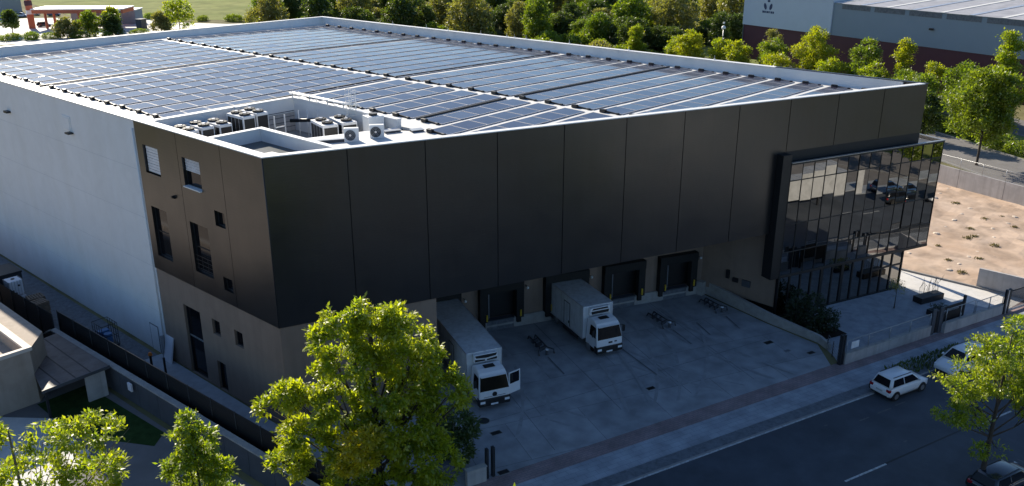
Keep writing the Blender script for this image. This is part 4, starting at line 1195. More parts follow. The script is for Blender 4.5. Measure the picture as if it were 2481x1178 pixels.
# cars across the street (seen mirrored in the glass office front)
p = UW(74.5, 22.9); car('dark estate car driving on the sunlit part of the street', (p[0], p[1], -0.012), RD, 'paint_dark', 4.5, 1.82, 1.5)
p = UW(80.5, 20.6); car('white hatchback driving behind the dark estate car in the sun', (p[0], p[1], -0.012), RD + math.pi, 'paint_white', 4.1, 1.74, 1.5)
p = UW(76.5, 26.3); car('blue hatchback parked at the far kerb in the sun', (p[0], p[1], -0.012), RD, 'paint_blue', 4.0, 1.72, 1.5)
t = thing('semi_trailer', 'long white semi trailer parked at the far kerb, mirrored in the glass office', 'trailer', UW(61.5, 26.2, -0.012), RD)
b = MB(); b.box((-6.8, -1.27, 1.15), (6.8, 1.27, 4.0), 'trailer', 0.03); b.build('cargo_box', t)
b = MB()
for k in range(12): b.box((-6.4 + k*1.15, -1.22, 4.0), (-6.3 + k*1.15, 1.22, 4.03), 'alu')
b.build('roof_bows', t)
b = MB(); b.box((-6.6, -0.5, 0.85), (6.5, 0.5, 1.15), 'dark_metal'); b.box((3.4, -0.9, 0.0), (3.6, -0.7, 1.15), 'dark_metal'); b.box((3.4, 0.7, 0.0), (3.6, 0.9, 1.15), 'dark_metal'); b.build('chassis', t)
for x in (-5.4, -4.2, -3.0):
    for sgn in (-1, 1): wheel(t, x, sgn*1.05, 0.5, 0.4)

# ------------------------------------------------------------------ yard furniture
def wheel_guide(a, b, label):
    t = thing('wheel_guide', label, 'wheel guide', (a[0], a[1], 0), 0, 'wheel guides in front of the docks')
    d = Vector((b[0] - a[0], b[1] - a[1], 0)); L = d.length; d.normalize(); n = Vector((-d.y, d.x, 0))
    m = MB()
    for k in (-0.28, 0.28):
        pts = [n*k, n*k + Vector((0, 0, 0.32)) + d*0.15, n*k + d*(L - 0.5) + Vector((0, 0, 0.32)), n*(k*2.2) + d*L + Vector((0, 0, 0.30)), n*(k*2.2) + d*(L + 0.1)]
        m.tube(pts, 0.055, 'guide', 8)
    for f in (0.25, 0.5, 0.75): m.box(tuple(d*L*f + n*-0.30 + Vector((-.05, -.05, 0))), tuple(d*L*f + n*0.30 + Vector((.05, .05, 0.26))), 'guide')
    m.build('rails', t)
    c = MB(); q = d*(L + 0.12); c.cyl((q.x, q.y, 0.0), 0.11, 0.42, 'guide', 12); c.build('end_post', t)
    c = MB(); c.cyl((q.x, q.y, 0.42), 0.12, 0.07, 'lamp_clear', 12); c.build('reflector', t)
wheel_guide((20.7, -2.9), (19.4, -5.5), 'dark steel wheel guide between the two parked trucks')
wheel_guide((30.6, -7.5), (29.7, -9.9), 'dark steel wheel guide right of the middle dock, out in the open yard')
wheel_guide((36.0, -9.3), (35.2, -11.6), 'dark steel wheel guide closest to the sloping plinth wall')
mb = MB()
for a, b in (((19.1, -5.9), (17.8, -8.5)), ((29.4, -10.5), (28.2, -12.9)), ((31.9, -11.2), (30.6, -13.2)), ((34.6, -12.4), (33.2, -14.4)), ((23.9, -9.4), (22.2, -13.6))):
    d = (Vector(b) - Vector(a)).normalized(); n = Vector((-d.y, d.x)) * 0.06
    a = Vector(a); b = Vector(b)
    mb.sheet([a - n*0.8, b - n*0.8, b + n*0.8, a + n*0.8], 0.031, 'tyre')
rt = random.Random(31); zt_ = -0.003
for t0, bend in ((-24.4, 5), (-19.1, -4), (-13.4, 6), (-8.0, -5), (-2.7, -7), (-13.0, -2), (-23.0, -6), (-6.0, 3)):
    for off in (-0.95, 0.95):
        L_ = []; zt_ += 0.0018
        for k in range(13):
            f = 1.5 + k * 1.15
            p_ = Q0 + E2 * (t0 + off + bend * (k / 12) ** 2.2) + N2 * f
            if p_.x * NR.x + p_.y * NR.y > 10.7 or p_.x > 34.5: break
            L_.append((p_, E2 * (0.11 + 0.05 * rt.random())))
        for k in range(len(L_) - 1):
            (a, n), (c, n2) = L_[k], L_[k+1]
            if rt.random() < 0.85: mb.add([(*(a - n), zt_), (*(c - n2), zt_), (*(c + n2), zt_), (*(a + n), zt_)], [(0, 1, 2, 3)], 'tyre_soft')
struct(mb, 'yard_tyre_lines')
def cover(x, y, r, label, square=False, mm='dark_metal'):
    b = MB(Matrix.Translation((x, y, 0)) @ Matrix.Rotation(RD, 4, 'Z'))
    if square: b.box((-r, -r*0.55, -0.01), (r, r*0.55, 0.012), mm); b.box((-r - 0.05, -r*0.55 - 0.05, -0.01), (r + 0.05, r*0.55 + 0.05, 0.006), 'kerb')
    else: b.cyl((0, 0, -0.01), r, 0.02, mm, 24); b.cyl((0, 0, -0.01), r + 0.06, 0.014, 'kerb', 24)
    tag(b.build('drain_cover'), label, 'drain cover', 'drain covers in the yard')
cover(9.3, -8.47, 0.38, 'round dark manhole cover just below the truck with the open door')
cover(8.77, -10.06, 0.34, 'narrow dark drain grate below the round manhole cover', True, 'black')
cover(20.27, -14.35, 0.30, 'small dark drain grate in the middle of the open yard', True, 'black')
cover(32.46, -17.28, 0.36, 'dark drain grate beside the sloping plinth at the right of the yard', True, 'black')
cover(33.0, -20.5, 0.30, 'dark drain grate at the foot of the low rail gate', True, 'black')
cover(5.9, -13.3, 0.34, 'dark drain grate beside the brick band at the yard entrance', True, 'black')
cover(32.1, -19.0, 0.22, 'faint small cover between two drain grates near the plinth', True, 'gutter')

# plinth / retaining wall between yard and plaza
t = thing('retaining_wall', 'low pale concrete retaining wall sloping from the docks to the street gate', 'wall', (37.6, -8.3, 0))
b = MB(Matrix.Translation((-37.6, 8.3, 0)))
P_ = [(37.75, -8.3), (35.75, -15.6), (34.95, -20.2), (34.2, -21.3)]
Zt = [1.22, 0.85, 0.62, 0.55]
for i in range(3):
    a, c = Vector(P_[i]), Vector(P_[i+1]); n = Vector((-(c - a).y, (c - a).x)).normalized() * 0.25
    n0 = n
    b.prism([a, c, c + n0, a + n0], 0, [Zt[i], Zt[i+1], Zt[i+1], Zt[i]], 'concrete')
b.build('wall', t)

def mesh_fence(name, label, pts, z0, h, cat='fence', post=2.5, mm='galv', wire=0.10, wr=0.006, rail=0.025, horiz=4, group=None, dense=None):
    t = thing(name, label, cat, (pts[0][0], pts[0][1], z0), 0, group)
    T = Matrix.Translation((-pts[0][0], -pts[0][1], 0))
    w = MB(T); pm = []
    for i in range(len(pts) - 1):
        a = Vector((*pts[i][:2], 0)); c = Vector((*pts[i+1][:2], 0)); d = c - a; L = d.length; d.normalize()
        n = max(1, round(L / post))
        for k in range(n + (1 if i == len(pts) - 2 else 0)):
            q = a + d * L * k / n
            p = MB(T); p.tube([q, q + Vector((0, 0, h + 0.05))], rail * 1.3, mm, 6); p.build('post', t)
        s = Vector((-d.y, d.x, 0)) * wr
        m = int(L / wire)
        for k in range(m + 1):
            q = a + d * L * k / max(1, m)
            w.quad(q - d*wr, q + d*wr, q + d*wr + Vector((0, 0, h)), q - d*wr + Vector((0, 0, h)), mm)
        for k in range(horiz):
            z = 0.06 + (h - 0.1) * k / max(1, horiz - 1)
            w.quad(a + Vector((0, 0, z - wr)), c + Vector((0, 0, z - wr)), c + Vector((0, 0, z + wr)), a + Vector((0, 0, z + wr)), mm)
        w.tube([a + Vector((0, 0, h)), c + Vector((0, 0, h))], rail, mm, 6)
        if dense:
            o = Vector((-d.y, d.x, 0)) * 0.02
            w.quad(a + o, c + o, c + o + Vector((0, 0, h - 0.03)), a + o + Vector((0, 0, h - 0.03)), dense)
    w.build('mesh_panel', t)
    return t
# street-side low wall with mesh fence on top
def lowwall(name, label, u0, u1, w, h, m='conc_wall', th=0.25):
    a = UW(u0, w); t = thing(name, label, 'wall', a)
    b = MB(Matrix.Translation((-a[0], -a[1], 0)))
    b.prism([UW2(u0, w), UW2(u1, w), UW2(u1, w + th), UW2(u0, w + th)], 0, h, m)
    b.prism([UW2(u0, w - 0.03), UW2(u1, w - 0.03), UW2(u1, w + th + 0.03), UW2(u0, w + th + 0.03)], h, h + 0.05, 'concrete')
    b.build('wall', t); return t
lowwall('street_wall', 'low concrete wall along the sidewalk in front of the plaza, left of the gate', 38.6, 48.3, 11.0, 0.85)
lowwall('street_wall', 'low concrete wall along the sidewalk below the black sign board', 49.7, 57.4, 11.25, 0.85)
F_ = mesh_fence('wire_fence', 'galvanised mesh fence with rail on the low wall before the plaza', [UW2(38.7, 11.12), UW2(48.2, 11.12)], 0.9, 1.0, mm='galv', wire=0.14)
F2 = mesh_fence('wire_fence', 'short galvanised fence with handrail over the black sign board', [UW2(49.8, 11.37), UW2(53.4, 11.37)], 0.9, 1.15, mm='galv', wire=3.0, horiz=2, post=1.8)
F3 = mesh_fence('wire_fence', 'thin rail fence on the low wall by the sunlit paving', [UW2(53.6, 11.37), UW2(57.2, 11.37)], 0.9, 1.0, mm='galv', wire=0.14, post=1.8, horiz=3)
# gate pillars at the yard entrance and the low rail gate behind them
t = thing('gate_post', 'dark steel gate pillar at the right end of the yard entrance', 'gate post', UW(38.25, 11.0), RD)
b = MB(); b.box((-0.10, -0.15, 0), (0.05, 0.15, 2.4), 'dark_metal'); b.box((0.12, -0.15, 0), (0.27, 0.15, 2.4), 'dark_metal'); b.box((-0.10, -0.06, 2.2), (0.27, 0.06, 2.3), 'dark_metal'); b.build('frame', t)
t = thing('notice_board', 'small white notice on the fence beside the dark gate pillar', 'notice', UW(39.35, 11.30, 1.25), RD)
b = MB(); b.box((-0.4, -0.02, 0), (0.4, 0.02, 0.55), 'lamp_clear'); b.build('sheet', t)
t = thing('gate_post', 'pair of dark steel gate pillars at the left end of the yard entrance', 'gate post', (5.0, -13.0, 0), RD)
b = MB(); b.box((-0.25, -0.12, 0), (-0.10, 0.12, 2.0), 'dark_metal'); b.box((0.15, -0.12, 0), (0.32, 0.12, 2.0), 'dark_metal'); b.build('frame', t)
t = thing('pillar', 'pale concrete end pillar left of the yard entrance', 'pillar', (4.3, -12.9, 0), RD)
b = MB(); b.box((-0.9, -0.15, 0), (0.35, 0.15, 1.0), 'conc_wall'); b.box((-0.94, -0.19, 1.0), (0.39, 0.19, 1.06), 'concrete'); b.build('wall', t)
t = thing('meter_cabinet', 'blue grey steel cabinet left of the yard entrance', 'cabinet', (2.6, -11.6, 0), RD)
b = MB(); b.box((-0.6, -0.25, 0), (0.6, 0.25, 1.5), 'slate', 0.02); b.build('body', t)
b = MB(); b.box((-0.55, -0.27, 0.1), (-0.02, -0.25, 1.4), 'slate'); b.box((0.02, -0.27, 0.1), (0.55, -0.25, 1.4), 'slate'); b.build('door', t)
t = thing('rail_gate', 'low open rail gate between the plinth end and the gate pillar', 'gate', (34.3, -21.2, 0))
a = Vector((0, 0, 0)); c = Vector(UW(38.15, 10.9)) - Vector((34.3, -21.2, 0))
b = MB()
for z in (0.25, 0.5, 0.75, 1.0, 1.25): b.tube([a + Vector((0, 0, z)), c + Vector((0, 0, z))], 0.022, 'galv', 6)
b.build('rails', t)
b = MB()
for f in (0, 0.5): b.tube([a + (c - a)*f, a + (c - a)*f + Vector((0, 0, 1.3))], 0.035, 'dark_metal', 6)
b.build_each('post', t)
# pedestrian gate: two grey doors, sign board
t = thing('pedestrian_gate', 'blue grey steel pedestrian gate between the two low street walls', 'gate', UW(48.35, 11.15), RD)
b = MB(); b.box((0.0, -0.05, 0.05), (0.42, 0.05, 2.25), 'slate'); b.build('door', t)
b = MB(); b.box((0.52, -0.04, 0.1), (0.80, 0.04, 2.0), 'black'); b.build('intercom_panel', t)
b = MB(); b.box((0.9, -0.06, 0.05), (1.32, 0.06, 2.2), 'slate'); b.build('side_panel', t)
t = thing('sign_board', 'black sign board with pale script lettering behind the low street wall', 'sign', UW(49.75, 10.9, 0), RD)
b = MB(); b.box((0, -0.04, 0.55), (2.75, 0.04, 2.0), 'black'); b.build('board', t)
b = MB(); b.box((2.75, -0.08, 0), (2.95, 0.08, 2.5), 'dark_metal'); b.box((-0.12, -0.08, 0), (0.0, 0.08, 2.2), 'dark_metal'); b.build_each('post', t)
b = MB()
x = 0.42; rr = random.Random(8)
b.tube([(0.36, -0.05, 1.42), (0.34, -0.05, 1.62), (0.46, -0.05, 1.72), (0.56, -0.05, 1.62), (0.44, -0.05, 1.54)], 0.030, 'sign_text', 5)
for k in range(9):
    x = 0.62 + k * 0.17; h = 0.14 if k not in (1, 5) else 0.24
    b.tube([(x, -0.05, 1.56), (x + 0.03, -0.05, 1.56 + h), (x + 0.09, -0.05, 1.56 + h*0.8), (x + 0.11, -0.05, 1.56), (x + 0.17, -0.05, 1.58)], 0.022, 'sign_text', 5)
b.build('lettering', t)
b = MB(); b.box((2.55, -0.06, 0.75), (2.68, -0.04, 1.0), 'lamp_clear'); b.build('plate', t)
# concrete stub wall and sliding gate at the lot entrance
t = thing('lot_wall', 'pale concrete wall between the white paving and the bare lot', 'wall', (55.2, -26.2, 0))
b = MB(Matrix.Translation((-55.2, 26.2, 0)))
b.prism([(55.1, -26.2), (55.1, -29.6), UW2(62, 11.0), UW2(62, 10.75), (55.35, -29.3), (55.35, -26.2)], 0, 1.85, 'conc_wall'); b.build('wall', t)
t = thing('sliding_gate', 'grey sliding gate with top rail at the right end of the sidewalk', 'gate', UW(57.6, 11.5), RD)
b = MB()
b.box((-0.35, -0.1, 0), (-0.15, 0.1, 2.2), 'dark_metal'); b.box((0.05, -0.1, 0), (0.3, 0.1, 2.2), 'dark_metal'); b.box((-0.12, -0.08, 0), (0.02, 0.08, 2.15), 'alu'); b.build_each('post', t)
b = MB(); b.tube([(0.3, 0, 1.95), (9, 0, 1.95)], 0.05, 'dark_metal', 8); b.box((0.3, -0.05, 0.1), (9, 0.05, 0.28), 'alu')
for k in range(60): b.box((0.4 + k*0.14, -0.012, 0.28), (0.42 + k*0.14, 0.012, 1.92), 'dark_metal')
b.build('leaf', t)

# right: concrete wall of the bare lot with wire fence, far road
a = Vector((91.5, -4.0)); c = Vector((77.0, -43.0))
t = thing('boundary_wall', 'long grey concrete wall at the far side of the bare lot', 'wall', (a.x, a.y, 0))
b = MB(Matrix.Translation((-a.x, -a.y, 0)))
d = (c - a); L = d.length; d.normalize(); n = Vector((-d.y, d.x))
k = 0.0
while k < L:
    e_ = min(k + 5.95, L)
    b.prism([a + d*k, a + d*e_, a + d*e_ + n*0.22, a + d*k + n*0.22], 0, 2.3, 'conc_wall'); k += 6.0
b.prism([a + n*0.05, c + n*0.05, c + n*0.18, a + n*0.18], 0, 2.25, 'gutter')
b.build('wall', t)
mesh_fence('wire_fence', 'wire mesh fence with pale posts on the long grey concrete wall', [tuple(a + n*0.12), tuple(c + n*0.12)], 2.3, 1.35, mm='galv', wire=0.22, post=3.0, horiz=5, wr=0.007, rail=0.022)
# stones and weed tufts in the bare lot
rng = np.random.default_rng(21)
SPOTS = [(76.55, -18.89), (73.69, -18.94), (70.69, -18.9), (79.27, -19.0), (67.84, -18.89), (70.19, -22.33), (76.38, -23.66), (79.39, -23.64), (70.42, -23.74), (64.74, -23.72), (62.7, -23.48), (60.08, -23.36), (57.74, -23.12), (59.86, -18.74), (83.28, -14.5), (86.11, -14.55), (81.08, -14.56), (73.49, -22.87)]
stone0 = None
for i, (x, y) in enumerate(SPOTS):
    b = MB(); n = 9
    if stone0 is None:
        ring = [(0.42*math.cos(2*math.pi*k/n)*(0.8 + 0.3*rng.random()), 0.30*math.sin(2*math.pi*k/n)*(0.8 + 0.3*rng.random())) for k in range(n)]
        vs = [(x_, y_, 0) for x_, y_ in ring] + [(x_*0.75, y_*0.75, 0.13) for x_, y_ in ring] + [(0, 0, 0.17)]
        b.add(vs, [(k, (k+1) % n, n + (k+1) % n, n + k) for k in range(n)] + [(n + k, n + (k+1) % n, 2*n) for k in range(n)], 'stone')
        stone0 = o = b.build('footing_stone')
    else:
        o = stone0.copy(); COL.objects.link(o)
    o.location = (x, y, 0.03); o.rotation_euler = (0, 0, rng.uniform(0, 6.28)); s_ = rng.uniform(0.55, 1.1); o.scale = (s_, s_, s_)
    tag(o, 'small pale stone lying in one of the rows on the bare lot', 'stone', 'pale stones in rows on the bare lot')

# ------------------------------------------------------------------ plants
def leaf_quads(P, D, size, rng, width=0.42, droop=0.25):
    """P: (n,3) leaf bases, D: (n,3) leaf directions -> verts, quad faces (base, left, tip, right)"""
    n = len(P)
    D = D / np.linalg.norm(D, axis=1, keepdims=True)
    D[:, 2] -= droop * rng.random(n); D /= np.linalg.norm(D, axis=1, keepdims=True)
    up = np.tile([0.0, 0.0, 1.0], (n, 1)) + rng.normal(0, 0.45, (n, 3))
    S_ = np.cross(D, up); S_ /= (np.linalg.norm(S_, axis=1, keepdims=True) + 1e-6)
    N_ = np.cross(S_, D)
    ln = size * (0.7 + 0.6 * rng.random(n))[:, None]
    mid = P + D * ln * 0.45 + N_ * ln * 0.06
    V = np.empty((n, 4, 3))
    V[:, 0] = P; V[:, 1] = mid - S_ * ln * width * 0.5; V[:, 2] = P + D * ln; V[:, 3] = mid + S_ * ln * width * 0.5
    return V.reshape(-1, 3)

def mesh_quads(name, V, m):
    me = bpy.data.meshes.new(name)
    nq = len(V) // 4
    me.vertices.add(len(V)); me.vertices.foreach_set("co", V.astype(np.float32).ravel())
    me.loops.add(nq * 4); me.loops.foreach_set("vertex_index", np.arange(nq * 4, dtype=np.int32))
    me.polygons.add(nq); me.polygons.foreach_set("loop_start", np.arange(0, nq * 4, 4, dtype=np.int32))
    try: me.polygons.foreach_set("loop_total", np.full(nq, 4, dtype=np.int32))
    except Exception: pass
    me.materials.append(m)
    me.update(calc_edges=True); me.validate()
    return me

def crown_mesh(seed, lobes, n_cl, per, size, m, spread=0.22, inner=0.25, width=0.42, thr=-0.25, up=0.35, droop=0.3):
    """lobes: (cx,cy,cz,rx,ry,rz). Leaf rosettes over and inside the lobes, thinned by a 3-D wave so gaps open up."""
    rng = np.random.default_rng(seed)
    lb = np.array(lobes, float)
    area = (lb[:, 3]*lb[:, 4] + lb[:, 4]*lb[:, 5] + lb[:, 3]*lb[:, 5]); pr = area / area.sum()
    k = rng.choice(len(lb), n_cl * 3, p=pr)
    d = rng.normal(size=(n_cl * 3, 3)); d /= np.linalg.norm(d, axis=1, keepdims=True)
    rad = np.where(rng.random(n_cl * 3) < inner, rng.uniform(0.35, 0.8, n_cl * 3), rng.uniform(0.82, 1.08, n_cl * 3))[:, None]
    P = lb[k, :3] + d * lb[k, 3:6] * rad
    fq = 2.2 / max(0.6, float(np.mean(lb[:, 3])))
    ph = rng.uniform(0, 6, 6)
    w = np.sin(P[:, 0]*fq*1.3 + ph[0]) * np.sin(P[:, 1]*fq*1.3 + ph[1]) + 0.6*np.sin(P[:, 2]*fq*1.7 + ph[2]) + 0.5*np.sin((P[:, 0] + P[:, 1])*fq*2.7 + ph[3]) * np.sin(P[:, 2]*fq*2.4 + ph[4])
    q = np.linalg.norm((P[:, None, :] - lb[None, :, :3]) / lb[None, :, 3:6], axis=2).min(axis=1)
    keep = (w > thr) & ((q > 0.72) | (rng.random(len(P)) < 0.35))
    P = P[keep][:n_cl]; d = d[keep][:n_cl]
    n = len(P)
    base = np.repeat(P, per, axis=0); dd = np.repeat(d, per, axis=0)
    jit = rng.normal(size=(n * per, 3))
    D = dd * 0.75 + jit * 0.75; D[:, 2] += up * 0.5
    base = base + rng.normal(0, spread, (n * per, 3)) * [1, 1, 0.55]
    return mesh_quads('crown', leaf_quads(base, D, size, rng, width, droop), m)

def trunk_mb(H, r, lobes, seed, m='bark', lean=(0, 0), T=None, twigs=2, fork=0.35):
    rg_ = random.Random(seed)
    b = MB()
    top = Vector((lean[0], lean[1], H))
    pts = [Vector((0, 0, -0.05)), Vector((0, 0, 0.25)), Vector((lean[0]*0.2, lean[1]*0.2, H*0.3)), Vector((lean[0]*0.55, lean[1]*0.55, H*0.62)), top]
    b.tube(pts, [r*1.5, r*1.1, r*0.85, r*0.55, r*0.2], m, 9)
    for (cx_, cy_, cz_, rx, ry, rz_) in lobes:
        c = Vector((cx_, cy_, cz_))
        f = min(0.95, max(fork, (cz_ / H) * 0.62))
        s = Vector((lean[0]*f, lean[1]*f, H*f))
        midp = s.lerp(c, 0.5) + Vector((0, 0, -0.08 * (c - s).length))
        rr_ = r * 0.42 * (1 - f*0.5)
        b.tube([s, midp, c], [rr_, rr_*0.7, rr_*0.3], m, 6)
        for _ in range(twigs):
            e_ = c + Vector((rg_.uniform(-1, 1)*rx, rg_.uniform(-1, 1)*ry, rg_.uniform(-0.5, 0.9)*rz_)) * 0.85
            b.tube([midp, midp.lerp(e_, 0.55) + Vector((0, 0, 0.1)), e_], [rr_*0.5, rr_*0.3, rr_*0.1], m, 5)
    return b

def ell_lobes(seed, H, R0, n, z0=0.35, shape='round', sq=0.8):
    """n lobes scattered in an egg-shaped crown of height H, radius R0, starting at z0*H"""
    rg_ = random.Random(seed)
    out = []
    for i in range(n):
        f = (i + 0.5) / n
        z = H * (z0 + (1 - z0) * (0.08 + 0.84 * f))
        env = {'round': math.sin(math.pi * (0.12 + 0.80 * f)) ** 0.6, 'cone': (1 - f) ** 0.8 * 0.95 + 0.12, 'column': 0.75 - 0.35 * f, 'wide': math.sin(math.pi * (0.2 + 0.72 * f)) ** 0.5}[shape]
        a = i * 2.399 + rg_.uniform(-0.4, 0.4)
        rr_ = R0 * env * rg_.uniform(0.35, 0.72) if i < n - 1 else R0 * 0.1
        lr = R0 * rg_.uniform(0.30, 0.46) * (0.6 + 0.4 * env)
        out.append((rr_ * math.cos(a), rr_ * math.sin(a), z, lr, lr, lr * sq))
    return out

def tree(name, label, loc, H, lobes, leafm, seed, n_cl, per, size, r=0.14, group=None, cat='tree', bark='bark', lean=(0, 0), rz=0.0, **kw):
    t = thing(name, label, cat, loc, rz, group)
    trunk_mb(H * 0.93, r, lobes, seed, bark, lean).build('trunk', t)
    me = crown_mesh(seed, lobes, n_cl, per, size, LEAF[leafm], **kw)
    o = bpy.data.objects.new('crown', me); COL.objects.link(o); o.parent = t
    return t

# the big street tree in front of the near corner
bl = [(0.1, 0.0, 14.2, 1.1, 1.1, 0.8), (-1.2, 0.9, 13.8, 1.1, 1.0, 0.8), (1.0, -0.9, 13.6, 1.2, 1.2, 0.9), (-2.0, 1.6, 12.9, 1.0, 1.0, 0.7), (0.0, 0.2, 12.9, 1.6, 1.6, 1.0), (2.0, -1.7, 12.6, 1.1, 1.1, 0.8),
      (-1.2, 0.4, 11.8, 1.6, 1.6, 1.1), (1.2, -0.6, 11.6, 1.7, 1.7, 1.1), (2.9, -2.4, 11.4, 1.2, 1.2, 0.8), (3.7, -2.6, 10.6, 1.2, 1.1, 0.8), (-2.2, 1.8, 10.9, 1.2, 1.2, 0.8),
      (-3.4, 3.0, 10.0, 1.1, 1.1, 0.7), (-4.4, 3.6, 9.5, 0.8, 0.8, 0.5), (-2.2, 0.8, 9.6, 1.6, 1.6, 1.0), (0.3, -1.0, 10.2, 1.9, 1.9, 1.3), (2.6, -1.6, 9.8, 1.6, 1.6, 1.0), (4.2, -3.4, 9.6, 1.1, 1.1, 0.7), (4.9, -3.9, 9.2, 0.7, 0.7, 0.45),
      (-3.4, 2.2, 8.0, 1.5, 1.5, 0.9), (0.4, -1.2, 8.2, 2.1, 2.1, 1.5), (-1.6, 0.2, 7.4, 1.7, 1.7, 1.2), (3.0, -1.8, 7.6, 1.8, 1.8, 1.2), (-3.9, 3.0, 6.4, 1.2, 1.2, 0.9), (1.8, -2.2, 6.2, 2.0, 2.0, 1.4), (-2.2, 0.2, 5.6, 1.5, 1.5, 1.1), (4.0, -3.0, 6.2, 1.4, 1.4, 1.0), (0.2, -1.4, 4.8, 1.8, 1.8, 1.2)]
bl = [(x*(0.86 if x < 2.2 else 0.68), y*(0.86 if x < 2.2 else 0.68), z, a*0.74, b_*0.74, c*0.80) for x, y, z, a, b_, c in bl if not (x > 3.9 and z < 7)]
big = tree('street_tree', 'big bright yellow green street tree standing in front of the near warehouse corner', (-3.95, -13.95, 0), 15.0, bl, 'street', 11, 3200, 14, 0.25, 0.22, None, spread=0.13, width=0.46, thr=0.10, inner=0.12, droop=0.5)
gl = [(-2.2, -1.2, 8.6, 0.6, 0.6, 0.5), (-2.0, -1.6, 8.0, 0.55, 0.55, 0.45), (-2.5, -0.9, 7.5, 0.5, 0.5, 0.4), (-1.7, -1.7, 9.0, 0.4, 0.4, 0.3)]
me = crown_mesh(14, gl, 170, 14, 0.22, LEAF['gold'], spread=0.12, thr=-2, inner=0.3)
o = bpy.data.objects.new('golden_spray', me); COL.objects.link(o); o.parent = big; o['label'] = 'spray of golden yellow leaves low on the left side of the crown'
# small street trees along the left edge of the picture
sl = [(-0.1, 0, 10.8, 0.4, 0.4, 0.45), (-0.45, 0.2, 10.0, 0.5, 0.5, 0.45), (0.3, -0.3, 9.8, 0.55, 0.55, 0.5), (0, 0, 9.0, 0.75, 0.75, 0.6), (-0.8, 0.6, 8.6, 0.5, 0.5, 0.4), (0.6, -0.6, 8.3, 0.6, 0.6, 0.5), (0, 0.2, 7.4, 0.85, 0.85, 0.7), (0.8, -0.7, 6.8, 0.7, 0.7, 0.5), (-0.7, 0.4, 6.6, 0.7, 0.7, 0.5)]
tree('street_tree', 'slim young street tree between the big tree and the left picture edge', (-11.8, -11.2, 0), 11.2, sl, 'street', 23, 620, 15, 0.22, 0.11, None, spread=0.10, thr=-0.5, droop=0.5)
ll = [(-2.4, 1.9, 12.6, 1.2, 1.1, 0.6), (-0.9, 0.6, 12.0, 1.0, 0.9, 0.5), (2.3, -1.7, 11.7, 1.1, 1.0, 0.55), (1.0, -0.4, 11.2, 1.0, 1.0, 0.6), (3.2, -2.5, 11.3, 0.9, 0.9, 0.45), (0.2, -0.6, 10.0, 1.4, 1.3, 0.7), (-2.2, 1.0, 10.6, 1.3, 1.3, 0.7), (2.2, -2.0, 9.8, 1.1, 1.1, 0.6), (-0.8, -1.2, 8.9, 1.4, 1.4, 0.7), (-3.4, 2.6, 11.4, 1.2, 1.1, 0.6), (1.4, -2.2, 8.2, 1.2, 1.2, 0.7)]
tree('street_tree', 'wide loose street tree with lit twigs at the lower left corner', (-17.9, -8.4, 0), 13.0, ll, 'street', 37, 820, 14, 0.23, 0.16, None, spread=0.12, thr=-0.1, inner=0.15, droop=0.5, bark='bark_pale')
# right street tree
rl = [(0.9, -0.6, 9.9, 1.2, 1.2, 0.7), (2.0, -1.4, 9.4, 1.3, 1.3, 0.8), (-0.7, 0.5, 9.0, 1.3, 1.3, 0.7), (-2.2, 1.6, 8.0, 0.9, 0.9, 0.5), (-3.0, 2.2, 7.7, 0.5, 0.5, 0.35), (0.6, -0.4, 8.3, 1.5, 1.5, 0.9), (2.6, -1.8, 8.0, 1.5, 1.5, 0.9), (-1.8, 1.2, 6.9, 1.1, 1.1, 0.6), (1.4, -0.8, 7.0, 1.6, 1.6, 0.9), (-0.2, 0.0, 7.2, 1.3, 1.3, 0.8), (-2.3, 1.7, 5.4, 0.8, 0.8, 0.5), (-1.2, 0.9, 4.8, 0.8, 0.8, 0.45), (-1.6, 1.2, 6.0, 0.7, 0.7, 0.4), (2.6, -1.6, 6.0, 1.5, 1.5, 1.0), (2.4, -1.7, 4.8, 1.2, 1.2, 0.8), (-0.5, 0.3, 2.7, 0.5, 0.5, 0.3), (0.5, -0.4, 2.6, 0.5, 0.5, 0.3)]
tree('street_tree', 'street tree with bare lower trunk on the far pavement at the right edge', (22.9, -35.1, 0.1), 10.6, rl, 'street', 51, 1450, 13, 0.21, 0.15, None, spread=0.13, thr=0.0, inner=0.14, droop=0.5)
# tree tops that only just reach into the bottom of the picture
tl = [(0, 0, 12.0, 1.0, 1.0, 0.6), (0.9, -0.9, 11.7, 0.9, 0.9, 0.5), (-1.0, 0.8, 11.6, 0.9, 0.9, 0.5), (0, 0, 10.6, 1.5, 1.5, 0.9), (1, -1, 9, 1.8, 1.8, 1.1), (-1.2, 1, 8.5, 1.7, 1.7, 1.1)]
tree('street_tree', 'street tree across the road whose lit top just shows at the bottom edge', (-9.6, -26.2, 0.1), 12.6, tl, 'street', 63, 600, 12, 0.28, 0.14, None, spread=0.2, thr=-0.5)
# dark bush right of the big tree, at the yard entrance
sh = [(0, 0, 1.5, 1.0, 1.0, 0.9), (0.8, 0.2, 2.5, 0.9, 0.9, 0.8), (-0.7, 0.2, 2.4, 0.9, 0.9, 0.8), (0.2, 0.1, 3.3, 0.9, 0.9, 0.7)]
tree('shrub_tree', 'dark green shaded bush below the big tree beside the cabinet', (4.1, -11.0, 0), 4.0, sh, 'dark', 71, 420, 9, 0.26, 0.07, None, 'bush', spread=0.15, thr=-0.6)

